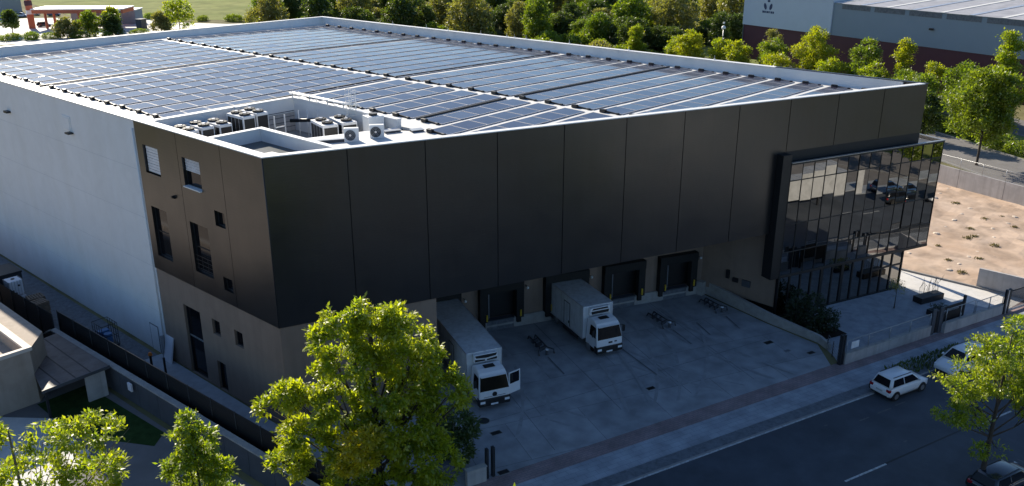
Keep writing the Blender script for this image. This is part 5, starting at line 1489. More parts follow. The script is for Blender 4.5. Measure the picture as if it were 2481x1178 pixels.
# plaza plants
def shrub(name, label, loc, lobes, leafm, seed, n_cl, per, size, H, cat='shrub', group=None, **kw):
    t = thing(name, label, cat, loc, 0, group)
    trunk_mb(H, 0.04, lobes, seed, 'bark', twigs=3, fork=0.05).build('stem', t)
    o = bpy.data.objects.new('foliage', crown_mesh(seed, lobes, n_cl, per, size, LEAF[leafm], **kw)); COL.objects.link(o); o.parent = t
    return t
for i, (x, y, h, lab) in enumerate(((36.5, -19.2, 2.1, 'dark shrub in the planting bed nearest the street gate'), (38.0, -18.4, 2.6, 'tallest dark shrub on the plaza side of the planting bed'), (36.9, -17.4, 2.2, 'dark shrub in the middle of the planting bed by the plinth'), (38.4, -16.8, 2.3, 'dark shrub close to the dark frame of the glass office'), (37.6, -19.9, 1.8, 'low dark shrub at the front tip of the planting bed'))):
    shrub('shrub', lab, (x, y, 0.05), [(0, 0, h*0.72, 0.7, 0.7, h*0.28), (0.35, 0.2, h*0.5, 0.7, 0.7, h*0.3), (-0.4, -0.1, h*0.42, 0.7, 0.7, h*0.3)], 'shade', 80 + i, 170, 8, 0.2, h, group='shrubs in the planting bed', spread=0.1, thr=-0.8)
t = shrub('olive_tree', 'small two stemmed reddish olive tree on the plaza before the glass office', (45.6, -22.3, 0), [(0.3, 0.2, 2.0, 0.6, 0.6, 0.4), (-0.4, -0.1, 1.9, 0.6, 0.6, 0.4), (0, 0, 2.3, 0.5, 0.5, 0.35)], 'olive', 91, 60, 6, 0.16, 2.0, 'tree', spread=0.12, thr=-1)
t = thing('planter', 'dark planter box with thin upright twigs at the end of the plaza', 'planter', (49.3, -23.9, 0), R(-22))
b = MB(); b.box((-1.4, -0.45, 0), (1.4, 0.45, 0.55), 'black', 0.02); b.build('box', t)
b = MB()
for k in range(26):
    x = -1.2 + k * 0.095; rr2 = random.Random(k)
    b.tube([(x, 0, 0.5), (x + rr2.uniform(-0.1, 0.1), rr2.uniform(-0.2, 0.2), 1.3), (x + rr2.uniform(-0.25, 0.25), rr2.uniform(-0.3, 0.3), rr2.uniform(1.6, 2.3))], 0.012, 'bark_pale', 4)
b.build('twigs', t)
t = thing('planter', 'low hedge planter on the plaza left of the pedestrian gate', 'planter', (46.9, -25.4, 0), R(-20))
b = MB(); b.box((-0.9, -0.4, 0), (0.9, 0.4, 0.45), 'black', 0.02); b.build('box', t)
o = bpy.data.objects.new('foliage', crown_mesh(95, [(-0.4, 0, 0.55, 0.5, 0.4, 0.25), (0.4, 0, 0.55, 0.5, 0.4, 0.25)], 60, 8, 0.14, LEAF['shade'], spread=0.08, thr=-2)); COL.objects.link(o); o.parent = t
t = thing('grass_verge', 'strip of dark grass at the kerb ahead of the white people carrier', 'grass')
V = []
p = np.random.default_rng(4)
pts = np.array([UW(u, w) for u, w in zip(p.uniform(40.5, 49, 900), p.uniform(13.2, 14.8, 900))])
me = mesh_quads('grass_blades', leaf_quads(pts, np.tile([0, 0, 1.0], (900, 1)) + p.normal(0, 0.4, (900, 3)), 0.30, p, 0.3, 0), LEAF['dark'])
bpy.data.objects.remove(t)
o = bpy.data.objects.new('grass', me); COL.objects.link(o); tag(o, 'strip of dark grass at the kerb ahead of the white people carrier', 'grass', None, 'stuff')
WEEDS = [(68.38, -21.82), (67.81, -24.52), (62.74, -24.37), (60.41, -22.25), (57.88, -24.21), (76.23, -21.38), (75.49, -24.52), (78.57, -22.5), (71.73, -21.09), (69.36, -22.15), (80.2, -17.2), (64.0, -20.2)]
w0 = None
for x, y in WEEDS:
    if w0 is None:
        w0 = o = bpy.data.objects.new('weed_tuft', mesh_quads('weed_tuft', leaf_quads(p.normal(0, 0.22, (90, 3)) * [1.6, 1, 0.1], np.tile([0, 0, 0.9], (90, 1)) + p.normal(0, 0.5, (90, 3)), 0.30, p, 0.35, 0), LEAF['weed']))
    else: o = w0.copy()
    COL.objects.link(o); o.location = (x, y, 0.05); s_ = p.uniform(0.4, 0.8); o.scale = (s_, s_, s_); o.rotation_euler = (0, 0, p.uniform(0, 6))
    tag(o, 'small dark weed tuft growing in the bare lot', 'weed', 'weed tufts in the bare lot')

# ------------------------------------------------------------------ left neighbour
struct(MB().sheet([(-60, 60), (-60, -12), (-4.6, -12), (-5.6, 24), (-6, 60)], -0.014, 'asphalt_old'), 'neighbour_yard')
struct(MB().sheet([(-9.5, 13.2), (-9.6, 7.2), (-14.5, 2.5), (-22, 8), (-16, 15.8), (-11.6, 15.8)], -0.003, 'white_pave'), 'pale_paving')
struct(MB().sheet([(-9.4, 15.8), (-6.0, 16.0), (-5.4, 6.0), (-6.6, 5.0), (-9.4, 9.9)], -0.004, 'turf'), 'green_strip')
t = thing('neighbour_house', 'low beige flat roofed building with pale copings at the left picture edge', 'building', (-9.1, 16.0, 0))
T = Matrix.Translation((9.1, -16.0, 0))
b = MB(T)
b.prism([(-7.4, 60), (-7.4, 18.2), (-9.1, 16.0), (-9.35, 16.3), (-9.35, 60)], 0, 4.0, 'beige')
b.prism([(-9.1, 16.0), (-40, 16.0), (-40, 16.3), (-9.35, 16.3)], 0, 3.9, 'beige')
b.build('wall', t)
b = MB(T); b.prism([(-9.35, 16.3), (-40, 16.3), (-40, 60), (-9.35, 60)], 2.9, 3.1, 'beige'); b.build('roof', t)
b = MB(T)
b.prism([(-8.95, 60), (-8.95, 16.25), (-9.4, 16.25), (-9.4, 60)], 4.0, 4.16, 'beige_cap'); b.prism([(-8.95, 15.95), (-40, 15.95), (-40, 16.35), (-9.4, 16.25), (-8.95, 16.25)], 3.9, 4.16, 'beige_cap'); b.build('coping', t)
t = thing('carport', 'flat carport roof of brown grey sheets leaning on the boundary wall', 'carport', (-7.4, 16.5, 0))
T = Matrix.Translation((7.4, -16.5, 0))
b = MB(T)
cp = [(-5.5, 21.2), (-5.25, 13.3), (-9.75, 13.1), (-9.15, 15.9), (-7.45, 18.1), (-7.45, 20.9)]
b.prism(cp, 2.08, 2.2, 'carport')
b.build('roof', t)
b = MB(T)
for f in (0.24, 0.48, 0.72):
    x0 = -9.6 + 4.3 * f
    ytop = 20.9 if x0 > -7.4 else (18.0 if x0 > -8.6 else 16.6)
    b.quad((x0 - 0.05, 13.2, 2.204), (x0 + 0.05, 13.2, 2.204), (x0 + 0.05, ytop, 2.204), (x0 - 0.05, ytop, 2.204), 'dark_back')
b.prism([(-5.22, 13.3), (-9.8, 13.1), (-9.8, 13.02), (-5.22, 13.22)], 2.02, 2.24, 'slate'); b.build('edge_trim', t)
b = MB(T)
b.box((-6.9, 13.4, 0), (-5.55, 13.55, 2.08), 'conc_wall'); b.box((-9.6, 13.2, 0), (-9.45, 13.35, 2.08), 'dark_metal'); b.build_each('post', t)
# boundary wall of slate panels with pale coping, mesh fence behind it
wa, wb2 = Vector((-5.35, 22.6)), Vector((-4.1, -10.5))
t = thing('boundary_wall', 'dark slate panel wall with a pale coping between the two plots on the left', 'wall', (wa.x, wa.y, 0))
T = Matrix.Translation((-wa.x, -wa.y, 0)); d = (wb2 - wa); L = d.length; d.normalize(); n = Vector((-d.y, d.x))
b = MB(T); k = 0
while k < L - 0.1:
    e_ = min(k + 2.47, L); b.prism([wa + d*k, wa + d*e_, wa + d*e_ + n*0.2, wa + d*k + n*0.2], 0, 1.94, 'slate'); k += 2.5
b.prism([wa + n*0.03, wb2 + n*0.03, wb2 + n*0.17, wa + n*0.17], 0, 1.92, 'dark_back')
b.build('wall', t)
b = MB(T); b.prism([wa - n*0.10, wb2 - n*0.10, wb2 + n*0.32, wa + n*0.32], 1.94, 2.04, 'concrete'); b.prism([wa - n*0.10, wa + n*0.32, wa + n*0.32 + Vector((-2.0, -0.55)), wa - n*0.10 + Vector((-2.0, -0.95))], 1.94, 2.04, 'concrete'); b.build('coping', t)
b = MB(T); b.box((-5.22 - 0.0, 10.4, 1.2), (-5.10, 10.9, 1.75), 'tote'); b.build('notice', t)
mesh_fence('mesh_fence', 'dark mesh fence along the boundary wall between coping and side path', [tuple(wa + n*0.75 + Vector((0, 0.3))), tuple(wb2 + n*0.75)], 0.0, 3.2, mm='black', wire=0.045, wr=0.014, post=2.5, horiz=9, rail=0.03, dense='screen')
mesh_fence('mesh_fence', 'dark screened fence behind the low beige building at the far left', [(-6.0, 60), tuple(wa + n*0.75 + Vector((-0.3, 0.6)))], 0.0, 2.9, mm='black', wire=0.3, wr=0.012, post=2.5, horiz=3, rail=0.03, dense='dark_back')
# goods stored along the side wall
t = thing('tote_tank', 'white caged liquid tank standing behind the dark fence', 'tank', (-3.9, 33.6, 0))
b = MB(); b.box((-0.55, -0.6, 1.35), (0.55, 0.6, 2.65), 'tote', 0.08); b.build('body', t)
b = MB()
for sx in (-0.57, 0.57):
    for k in range(6): b.box((sx - 0.01, -0.6 + k*0.24 - 0.012, 1.3), (sx + 0.01, -0.6 + k*0.24 + 0.012, 2.65), 'galv')
    for z in (1.5, 1.9, 2.3, 2.65): b.box((sx - 0.012, -0.62, z - 0.012), (sx + 0.012, 0.62, z + 0.012), 'galv')
for sy in (-0.62, 0.62):
    for k in range(6): b.box((-0.55 + k*0.22 - 0.012, sy - 0.01, 1.3), (-0.55 + k*0.22 + 0.012, sy + 0.01, 2.65), 'galv')
b.build('cage', t)
b = MB()
for q in ((-0.3, -0.61, 1.8), (0.2, -0.61, 2.2), (-0.1, -0.61, 1.55)): b.cyl(q, 0.09, -0.02, 'black', 10, 'y')
b.cyl((0.0, 0.0, 2.65), 0.15, 0.05, 'black', 12); b.build('fittings', t)
b = MB()
for z in (0.0, 0.42, 0.85): b.box((-0.6, -0.65, z + 0.02), (0.6, 0.65, z + 0.38), 'tote' if z > 0.5 else 'slate')
b.build('crate_base', t)
def pallet_stack(loc, n, rz, label):
    t = thing('pallet_stack', label, 'pallets', loc, rz, 'stacks of wooden pallets by the side fence')
    for i in range(n):
        b = MB(); z = i * 0.15
        for y in (-0.5, 0, 0.5): b.box((-0.6, y - 0.05, z), (0.6, y + 0.05, z + 0.10), 'wood')
        for k in range(6): b.box((-0.6 + k*0.21, -0.55, z + 0.10), (-0.6 + k*0.21 + 0.14, 0.55, z + 0.125), 'wood')
        o = b.build('pallet', t); o.rotation_euler = (0, 0, random.Random(i + n).uniform(-0.06, 0.06))
    return t
pallet_stack((-3.9, 28.6, 0), 14, 0.1, 'tall stack of wooden pallets nearest the boundary wall end')
pallet_stack((-3.5, 30.3, 0), 13, -0.05, 'stack of wooden pallets between the taller stack and the white tank')
t = thing('dark_container', 'black lidded bin behind the white caged tank', 'bin', (-3.6, 36.2, 0))
b = MB(); b.box((-0.9, -1.3, 0.1), (0.9, 1.3, 2.6), 'dark_metal', 0.04); b.build('body', t)
b = MB(); b.box((-0.95, -1.35, 2.6), (0.95, 1.35, 2.75), 'black', 0.03); b.build('lid', t)
t = thing('cage_trolley', 'blue black wire cage trolley standing against the white side wall', 'trolley', (-2.1, 20.9, 0))
b = MB()
for sx in (-0.6, 0.6):
    for k in range(5): b.tube([(sx, -0.8 + k*0.4, 0.2), (sx, -0.8 + k*0.4, 2.0)], 0.022, 'black', 5)
    for z in (0.2, 0.8, 1.4, 2.0): b.tube([(sx, -0.8, z), (sx, 0.8, z)], 0.022, 'black', 5)
for sy in (-0.8, 0.8):
    for z in (0.2, 1.1, 2.0): b.tube([(-0.6, sy, z), (0.6, sy, z)], 0.022, 'black', 5)
b.build('cage', t)
b = MB(); b.box((-0.6, -0.8, 0.14), (0.6, 0.8, 0.2), 'dark_metal')
for sx in (-0.5, 0.5):
    for sy in (-0.7, 0.7): b.cyl((sx, sy, 0), 0.08, 0.14, 'black', 10)
b.build('base', t)
b = MB(); b.cyl((0.05, -0.2, 0.2), 0.3, 0.9, 'blue_plastic', 16); b.box((-0.45, 0.2, 0.2), (0.4, 0.7, 1.2), 'blue_plastic', 0.03); b.build('drums', t)
t = thing('leaning_panel', 'white door panel leaning at the corner where white and tan walls meet', 'panel', (-0.35, 14.9, 0))
b = MB(Matrix.Rotation(R(12), 4, 'Y')); b.box((-0.05, -0.55, 0), (0.05, 0.55, 2.0), 'tote', 0.01); b.build('sheet', t)
b = MB(); b.box((0.02, 0.6, 0), (0.25, 0.75, 1.9), 'galv'); b.build('stay', t)
t = thing('marker_post', 'short dark post with an orange cap by the side path', 'post', (-2.0, 14.0, 0))
b = MB(); b.cyl((0, 0, 0), 0.09, 1.5, 'black', 10); b.build('post', t)
b = MB(); b.cyl((0, 0, 1.5), 0.16, 0.22, 'orange', 12, r2=0.1); b.build('cap', t)
t = thing('marker_post', 'plain dark steel post right of the orange capped post', 'post', (-1.6, 12.8, 0))
b = MB(); b.box((-0.06, -0.06, 0), (0.06, 0.06, 1.55), 'black'); b.build('post', t)

# ------------------------------------------------------------------ right background: big hall
HP, HD = Vector((150, -10)), Vector((0.289, 0.957)); HN = Vector((0.957, -0.289))
def HB(t_, d_, z): q = HP + HD * t_ + HN * d_; return (q.x, q.y, z)
hall = thing('factory_hall', 'long pale blue factory hall with maroon lower walls at the upper right', 'factory', (HP.x, HP.y, 0))
T = Matrix.Translation((-HP.x, -HP.y, 0))
b = MB(T); b.prism([HB(-60, 0.15, 0)[:2], HB(71, 0.15, 0)[:2], HB(71, 60, 0)[:2], HB(-60, 60, 0)[:2]], 0, 7.9, 'maroon'); b.build('lower_wall', hall)
b = MB(T); b.prism([HB(-60, 0, 0)[:2], HB(45.6, 0, 0)[:2], HB(45.6, 60, 0)[:2], HB(-60, 60, 0)[:2]], 7.9, 14.6, 'hall_blue'); b.build('upper_wall', hall)
b = MB(T); b.prism([HB(45.6, -0.25, 0)[:2], HB(71.2, -0.25, 0)[:2], HB(71.2, 60, 0)[:2], HB(45.6, 60, 0)[:2]], 7.85, 15.6, 'hall_light'); b.build('front_block', hall)
b = MB(T)
for t0 in range(-60, 44, 8):
    b.prism([HB(t0 + 0.4, -0.05, 0)[:2], HB(t0 + 7.4, -0.05, 0)[:2], HB(t0 + 7.4, 0.1, 0)[:2], HB(t0 + 0.4, 0.1, 0)[:2]], 13.5, 14.45, 'gutter')
b.build('louvre_band', hall)
b = MB(T)
b.add([HB(-60, -0.2, 14.6), HB(45.4, -0.2, 14.6), HB(45.4, 30, 16.4), HB(-60, 30, 16.4), HB(45.4, 60, 14.6), HB(-60, 60, 14.6)], [(0, 1, 2, 3), (3, 2, 4, 5)], 'hall_roof')
for t0 in range(-58, 45, 6):
    b.prism([HB(t0, -0.2, 0)[:2], HB(t0 + 0.9, -0.2, 0)[:2], HB(t0 + 0.9, 30, 0)[:2], HB(t0, 30, 0)[:2]], [14.62, 14.62, 16.42, 16.42], [14.68, 14.68, 16.48, 16.48], 'alu' if t0 % 4 else 'membrane')
b.build('roof', hall)
b = MB(T); b.prism([HB(71, 0.0, 0)[:2], HB(71.25, 0.0, 0)[:2], HB(71.25, 60, 0)[:2], HB(71, 60, 0)[:2]], 0, 7.85, 'slate'); b.build('flank', hall)
b = MB(T)      # emblem: two slanting ovals, a dot above, a word-like bar below
def oval(tc, zc, rt, rz_, sl):
    pts = [HB(tc + rt*math.cos(a) + sl*rz_*math.sin(a), -0.28, zc + rz_*math.sin(a)) for a in np.linspace(0, 2*math.pi, 20, endpoint=False)]
    b.add(pts, [tuple(range(20))], 'logo')
oval(64.55, 12.45, 0.42, 0.72, -0.25 * -1); oval(62.85, 12.45, 0.42, 0.72, -0.22); oval(63.6, 13.7, 0.42, 0.26, 0)
for k, w_ in enumerate((0.55, 0.42, 0.5, 0.36, 0.5, 0.42)):
    t0 = 65.3 - k * 0.62
    b.add([HB(t0, -0.28, 11.0), HB(t0 - w_, -0.28, 11.0), HB(t0 - w_, -0.28, 11.42), HB(t0, -0.28, 11.5)], [(0, 1, 2, 3)], 'logo')
b.build('emblem', hall)
b = MB(T)
for t0 in np.arange(-60, 46, 3.0): b.tube([HB(t0, 31, 16.3), HB(t0, 31, 18.4)], 0.06, 'dark_metal', 5)
for z in (16.9, 17.6, 18.3): b.tube([HB(-60, 31, z), HB(45, 31, z)], 0.05, 'dark_metal', 5)
b.build('roof_railing', hall)
b = MB(T); q = HB(22, -0.3, 11.2); b.box((q[0] - 0.2, q[1] - 0.4, q[2]), (q[0] + 0.3, q[1] + 0.4, q[2] + 0.35), 'black'); b.build('wall_lamp', hall)

# right background trees
BG = [('roadside_tree', 'broad dark green roadside tree with bare trunk beside the far road', (100.6, -13.9), 12.6, 5.0, 'mid', 'round', 13, 1500, 0.55, 0.30),
      ('roadside_tree', 'dark low tree between the warehouse corner and the broad roadside tree', (110.5, -3.5), 7.5, 2.6, 'dark', 'round', 7, 500, 0.5, 0.05),
      ('roadside_tree', 'rounded olive green tree right above the far warehouse corner', (119, -0.5), 8.6, 3.0, 'mid', 'round', 7, 520, 0.5, 0.1),
      ('roadside_tree', 'bushy green tree just left of the tall poplar on the right', (131, -3.0), 9.2, 4.0, 'mid', 'wide', 9, 620, 0.55, 0.1),
      ('poplar', 'tall slender poplar at the right picture edge before the pale blue hall', (129.6, -8.9), 15.6, 3.2, 'bright', 'column', 12, 900, 0.5, 0.02),
      ('poplar', 'dark poplar behind the tall poplar at the right picture edge', (140, -13.5), 13.0, 2.8, 'dark', 'column', 9, 500, 0.55, 0.02),
      ('young_tree', 'bright young tree before the maroon wall, second from the warehouse corner', (136, 3.5), 8.3, 2.7, 'bright', 'round', 7, 420, 0.5, 0.05),
      ('young_tree', 'bright narrow tree standing before the maroon wall, right of the gap', (141, 10.5), 11.7, 2.8, 'bright', 'column', 9, 520, 0.5, 0.04),
      ('young_tree', 'two topped green tree before the maroon wall, left of the narrow one', (143, 18.0), 10.1, 3.6, 'mid', 'wide', 9, 560, 0.55, 0.05),
      ('young_tree', 'widest bright tree before the maroon wall under the slim poplar', (146, 29.5), 11.0, 4.7, 'bright', 'wide', 11, 800, 0.55, 0.05),
      ('poplar', 'slim little poplar rising above the bright trees into the pale wall', (150, 31.5), 11.8, 1.5, 'bright', 'column', 8, 320, 0.5, 0.02),
      ('young_tree', 'green low tree before the maroon wall left of the widest one', (147, 39.0), 8.0, 3.6, 'mid', 'round', 8, 520, 0.55, 0.05),
      ('young_tree', 'dusky tree against the maroon wall near its left end', (152, 41.5), 9.9, 2.6, 'olive', 'round', 7, 360, 0.5, 0.05),
      ('young_tree', 'bright low tree below the left end of the factory hall', (146, 46.5), 7.1, 3.4, 'bright', 'wide', 8, 480, 0.55, 0.05),
      ('young_tree', 'small bright tree at the foot of the wood, left of the factory hall', (148, 51.5), 6.9, 3.1, 'bright', 'wide', 7, 420, 0.55, 0.05),
      ('young_tree', 'brightest yellow green tree at the edge of the wood behind the parapet', (147, 58.5), 8.5, 3.6, 'bright', 'round', 9, 600, 0.55, 0.05),
      ('young_tree', 'yellow green sapling clump right of the brown gap in the wood', (150, 64.0), 6.4, 2.7, 'bright', 'round', 7, 380, 0.5, 0.05),
      ('young_tree', 'low leafy tree filling the gap right of the narrow bright tree', (135, 8.0), 6.2, 3.2, 'mid', 'wide', 8, 420, 0.5, 0.03),
      ('young_tree', 'low leafy tree filling the gap between the two topped and the narrow tree', (138, 14.5), 6.4, 3.4, 'bright', 'wide', 8, 420, 0.5, 0.03),
      ('young_tree', 'low leafy tree between the two topped tree and the widest one', (140, 23.5), 6.2, 3.6, 'bright', 'wide', 8, 420, 0.5, 0.03),
      ('young_tree', 'low leafy tree under the dusky tree before the maroon wall', (141, 35.0), 6.0, 3.8, 'bright', 'wide', 8, 420, 0.5, 0.03),
      ('young_tree', 'low mid green tree just right of the far warehouse corner', (127, 4.0), 7.1, 3.6, 'mid', 'wide', 8, 420, 0.5, 0.03),
      ('young_tree', 'leafy mid green tree between the olive tree and the bushy one by the poplar', (125, -6.5), 8.3, 3.8, 'mid', 'round', 8, 480, 0.5, 0.03),
      ('young_tree', 'yellow topped small tree behind the parapet left of the brown gap', (152, 76.0), 8.0, 2.9, 'bright', 'column', 8, 420, 0.55, 0.03)]
for i, (nm, lab, (x, y), H, R0, lf, shp, nl, ncl, sz, z0) in enumerate(BG):
    lb = ell_lobes(200 + i, H, R0, nl, z0, shp)
    tree(nm, lab, (x, y, 0), H, lb, lf, 300 + i, int(ncl * 1.7), 8, sz * 0.72, 0.16, 'trees before the maroon factory wall' if i > 1 else None, spread=0.34, thr=-0.35, inner=0.15, width=0.55, droop=0.2)
b0 = None
for i, (u, w) in enumerate(((0, 13), (5, 13.6), (10, 13), (15, 13.8), (-6, 13.2), (-11, 13.8), (20, 13.2), (-16, 13.4), (26, 14))):
    q = FR(u, w)
    t = thing('verge_bush', 'dense green bush on the verge beyond the far road', 'bush', (q[0], q[1], 0), i * 1.3, 'bushes on the verge beyond the far road')
    if b0 is None:
        b0 = crown_mesh(401, [(0, 0, 0.9, 2.0, 1.6, 1.0), (1.4, 0.3, 0.8, 1.5, 1.3, 0.9), (-1.4, -0.3, 0.7, 1.4, 1.3, 0.8)], 380, 7, 0.36, LEAF['mid'], spread=0.25, thr=-1.2, inner=0.1)
    o = bpy.data.objects.new('foliage', b0); COL.objects.link(o); o.parent = t; o.scale = (1, 1, 0.8 + 0.1 * (i % 4))
q = FR(6, 27); car('white van passing on the service road at the right picture edge', (q[0], q[1], 0.006), math.atan2(fr.y, fr.x), 'paint_white', 5.0, 1.95, 2.1)
t = thing('street_lamp', 'white globe street lamp by the left end of the factory hall', 'lamp', (152.5, 53.5, 0))
b = MB(); b.tube([(0, 0, 0), (0, 0, 8.6)], 0.09, 'galv', 8); b.build('pole', t)
b = MB(); b.cyl((0, 0, 8.6), 0.45, 0.35, 'white_cap', 14, r2=0.5); b.cyl((0, 0, 8.95), 0.5, 0.35, 'white_cap', 14, r2=0.15); b.cyl((0, 0, 9.7), 0.22, 0.35, 'white_cap', 10); b.build('head', t)

# ------------------------------------------------------------------ wood behind the warehouse
var = {}
KIND = {'dark': ('woodland_tree', 'dark bushy tree in the wood behind the warehouse'), 'mid': ('woodland_tree', 'mid green rounded tree in the wood behind the warehouse'), 'olive': ('woodland_tree', 'pale olive grey tree in the wood behind the warehouse'), 'bright': ('woodland_tree', 'yellow green lit tree in the wood behind the warehouse')}
for k, lf in enumerate(('dark', 'mid', 'olive', 'bright')):
    for v in range(2):
        lb = ell_lobes(500 + k*7 + v, 10, 4.4, 12, 0.05, 'round' if v == 0 else 'wide')
        cm = crown_mesh(520 + k*7 + v, lb, 1000, 8, 0.52, LEAF[lf], spread=0.40, thr=-0.45, inner=0.12, width=0.6, droop=0.2)
        tb = trunk_mb(9.0, 0.22, lb, 540 + k, 'bark', twigs=0); to = tb.build('trunk'); tm = to.data; bpy.data.objects.remove(to)
        var[lf, v] = (cm, tm)
def wood_tree(lf, v, x, y, s, sz, rz):
    nm, lab = KIND[lf]
    t = thing(nm, lab, 'tree', (x, y, 0), rz, lab.split(' in the wood')[0].split(' tree')[0] + ' trees of the wood')
    cm, tm = var[lf, v]
    a = bpy.data.objects.new('trunk', tm); COL.objects.link(a); a.parent = t; a.scale = (s, s, sz)
    a = bpy.data.objects.new('crown', cm); COL.objects.link(a); a.parent = t; a.scale = (s, s, sz)
rw = random.Random(77)
placed = []
def try_place(x, y, gap):
    for (px_, py_) in placed:
        if (px_ - x)**2 + (py_ - y)**2 < gap*gap: return False
    placed.append((x, y)); return True
# front belt: a hedge-like line right behind the far parapet
for i in range(15):
    f = i / 14; x = 172 - 12*f + rw.uniform(-3, 3); y = 150 - 78*f + rw.uniform(-2, 2)
    if try_place(x, y, 3): wood_tree(rw.choice(['mid', 'dark', 'mid', 'dark']), rw.randint(0, 1), x, y, rw.uniform(0.75, 1.0), rw.uniform(0.62, 0.85), rw.uniform(0, 6))
# body of the wood
n = 0; it = 0
while n < 120 and it < 6000:
    it += 1
    a_ = rw.uniform(0, 1); dist = rw.uniform(0, 1) ** 1.3
    ang = R(28 + 38 * a_)                                  # from +Y towards +X as seen from the camera
    rr_ = 238 + 190 * dist
    x = -27 + rr_ * math.sin(ang); y = -43 + rr_ * math.cos(ang)
    if x > 168 and y < 75 and (x - 150) * 0.957 - (y + 10) * 0.289 > -6 and y < 70: continue
    if ang < R(32.5): continue
    if not try_place(x, y, 6.5): continue
    lf = rw.choices(['dark', 'mid', 'olive', 'bright'], [0.34, 0.32, 0.26, 0.08])[0]
    s = rw.uniform(0.65, 1.5)
    wood_tree(lf, rw.randint(0, 1), x, y, s, s * rw.uniform(0.65, 1.3), rw.uniform(0, 6)); n += 1
# low bushes filling the floor of the wood
n = 0; it = 0
bk = {}
for lf in ('dark', 'mid', 'olive', 'bright'):
    bk[lf] = crown_mesh(450 + len(bk), [(0, 0, 1.3, 2.4, 2.2, 1.3), (2.0, 0.5, 1.0, 1.8, 1.6, 1.1), (-1.9, -0.4, 1.1, 1.8, 1.7, 1.0), (0.2, 1.8, 0.9, 1.7, 1.5, 0.9)], 420, 8, 0.45, LEAF[lf], spread=0.32, thr=-0.6, inner=0.1, width=0.6)
while n < 110 and it < 5000:
    it += 1
    ang = R(27 + 40 * rw.random()); rr_ = 215 + 150 * rw.random() ** 1.5
    x = -27 + rr_ * math.sin(ang); y = -43 + rr_ * math.cos(ang)
    if y < 72 or ang < R(32.5): continue
    if not try_place(x, y, 4.6): continue
    lf = rw.choices(['dark', 'mid', 'olive', 'bright'], [0.25, 0.25, 0.32, 0.18])[0]
    word = {'dark': 'dark', 'mid': 'mid green', 'olive': 'olive grey', 'bright': 'yellow green'}[lf]
    t = thing('woodland_bush', 'low %s bush among the trees behind the warehouse' % word, 'bush', (x, y, 0), rw.uniform(0, 6), '%s bushes of the wood' % word)
    o = bpy.data.objects.new('foliage', bk[lf]); COL.objects.link(o); o.parent = t; sc_ = rw.uniform(0.7, 1.4); o.scale = (sc_, sc_, sc_ * rw.uniform(0.7, 1.3)); n += 1
# far wood: one continuous mass
p = np.random.default_rng(9)
N = 26000
ang = p.uniform(R(24), R(75), N); rr_ = p.uniform(430, 640, N)
X_ = -27 + rr_*np.sin(ang); Y_ = -43 + rr_*np.cos(ang)
hgt = 6 + 4*np.sin(X_*0.11)*np.sin(Y_*0.13) + 2*np.sin(X_*0.31 + Y_*0.27)
Z_ = np.clip(hgt * np.sqrt(p.random(N)), 0.5, None)
o = bpy.data.objects.new('distant_wood', mesh_quads('distant_wood', leaf_quads(np.stack([X_, Y_, Z_], 1), p.normal(size=(N, 3)) + [0, 0, 0.4], 3.0, p, 0.7, 0), LEAF['dark']))
COL.objects.link(o); tag(o, 'distant dark green wood closing the view at the top', 'wood', None, 'stuff')
# leaning dead trunk in the wood and thin pole
t = MB(); t.tube([(176, 158, 0), (174.5, 160, 6), (173.5, 162, 12)], [0.5, 0.4, 0.25], 'bark', 7); tag(t.build('bare_trunk'), 'leaning bare dark trunk at the edge of the wood', 'tree')
t = MB(); t.tube([(172, 206, 0), (172, 206, 14)], 0.12, 'galv', 6); tag(t.build('utility_pole'), 'thin grey pole standing before the dark wood', 'pole')

# ------------------------------------------------------------------ petrol station, upper left
st_ = thing('petrol_station', 'petrol station canopy with orange fascia on sunlit concrete, far left', 'petrol station', (86, 246, 0))
T = Matrix.Translation((-86, -246, 0))
cdir = Vector((100.5 - 82.0, 228.0 - 246.5)).normalized(); cn = Vector((-cdir.y, cdir.x))
c0 = Vector((81.0, 247.0)) 
def CP(a_, b_): q = c0 + cdir*a_ + cn*b_; return (q.x, q.y)
b = MB(T); b.prism([CP(0, 0), CP(27, 0), CP(27, 10), CP(0, 10)], 4.6, 5.7, 'canopy_red'); b.build('canopy', st_)
b = MB(T); b.prism([CP(-0.2, -0.2), CP(27.2, -0.2), CP(27.2, 10.2), CP(-0.2, 10.2)], 5.7, 6.0, 'white_cap'); b.build('canopy_roof', st_)
for a_, b_ in ((3, 2), (3, 8), (13, 2), (13, 8), (23, 2), (23, 8)):
    b = MB(T); q = CP(a_, b_); b.box((q[0] - 0.3, q[1] - 0.3, 0), (q[0] + 0.3, q[1] + 0.3, 4.6), 'canopy_red'); b.build('column', st_)
for a_ in (6, 16, 20):
    b = MB(T); q = CP(a_, 5); b.box((q[0] - 0.5, q[1] - 0.4, 0), (q[0] + 0.5, q[1] + 0.4, 1.8), 'slate'); b.build('pump', st_)
b = MB(T); b.prism([CP(6, 13), CP(26, 13), CP(26, 20), CP(6, 20)], 0, 4.2, 'far_shed'); b.prism([CP(5.7, 12.7), CP(26.3, 12.7), CP(26.3, 20.3), CP(5.7, 20.3)], 4.2, 4.5, 'white_cap'); b.build('shop', st_)
t = thing('totem_sign', 'tall red and white price totem at the petrol station entrance', 'sign', (81.6, 250.0, 0))
b = MB(); b.box((-0.9, -0.3, 0), (0.9, 0.3, 8.6), 'canopy_red'); b.build('pylon', t)
b = MB(); b.box((-0.95, -0.35, 4.2), (0.95, 0.35, 5.4), 'white_cap'); b.box((-1.0, -0.4, 6.8), (1.0, 0.4, 8.2), 'maroon'); b.build('price_panel', t)
t = thing('storage_tank', 'dark blue upright tank by the petrol station canopy end', 'tank', (95.0, 222.0, 0))
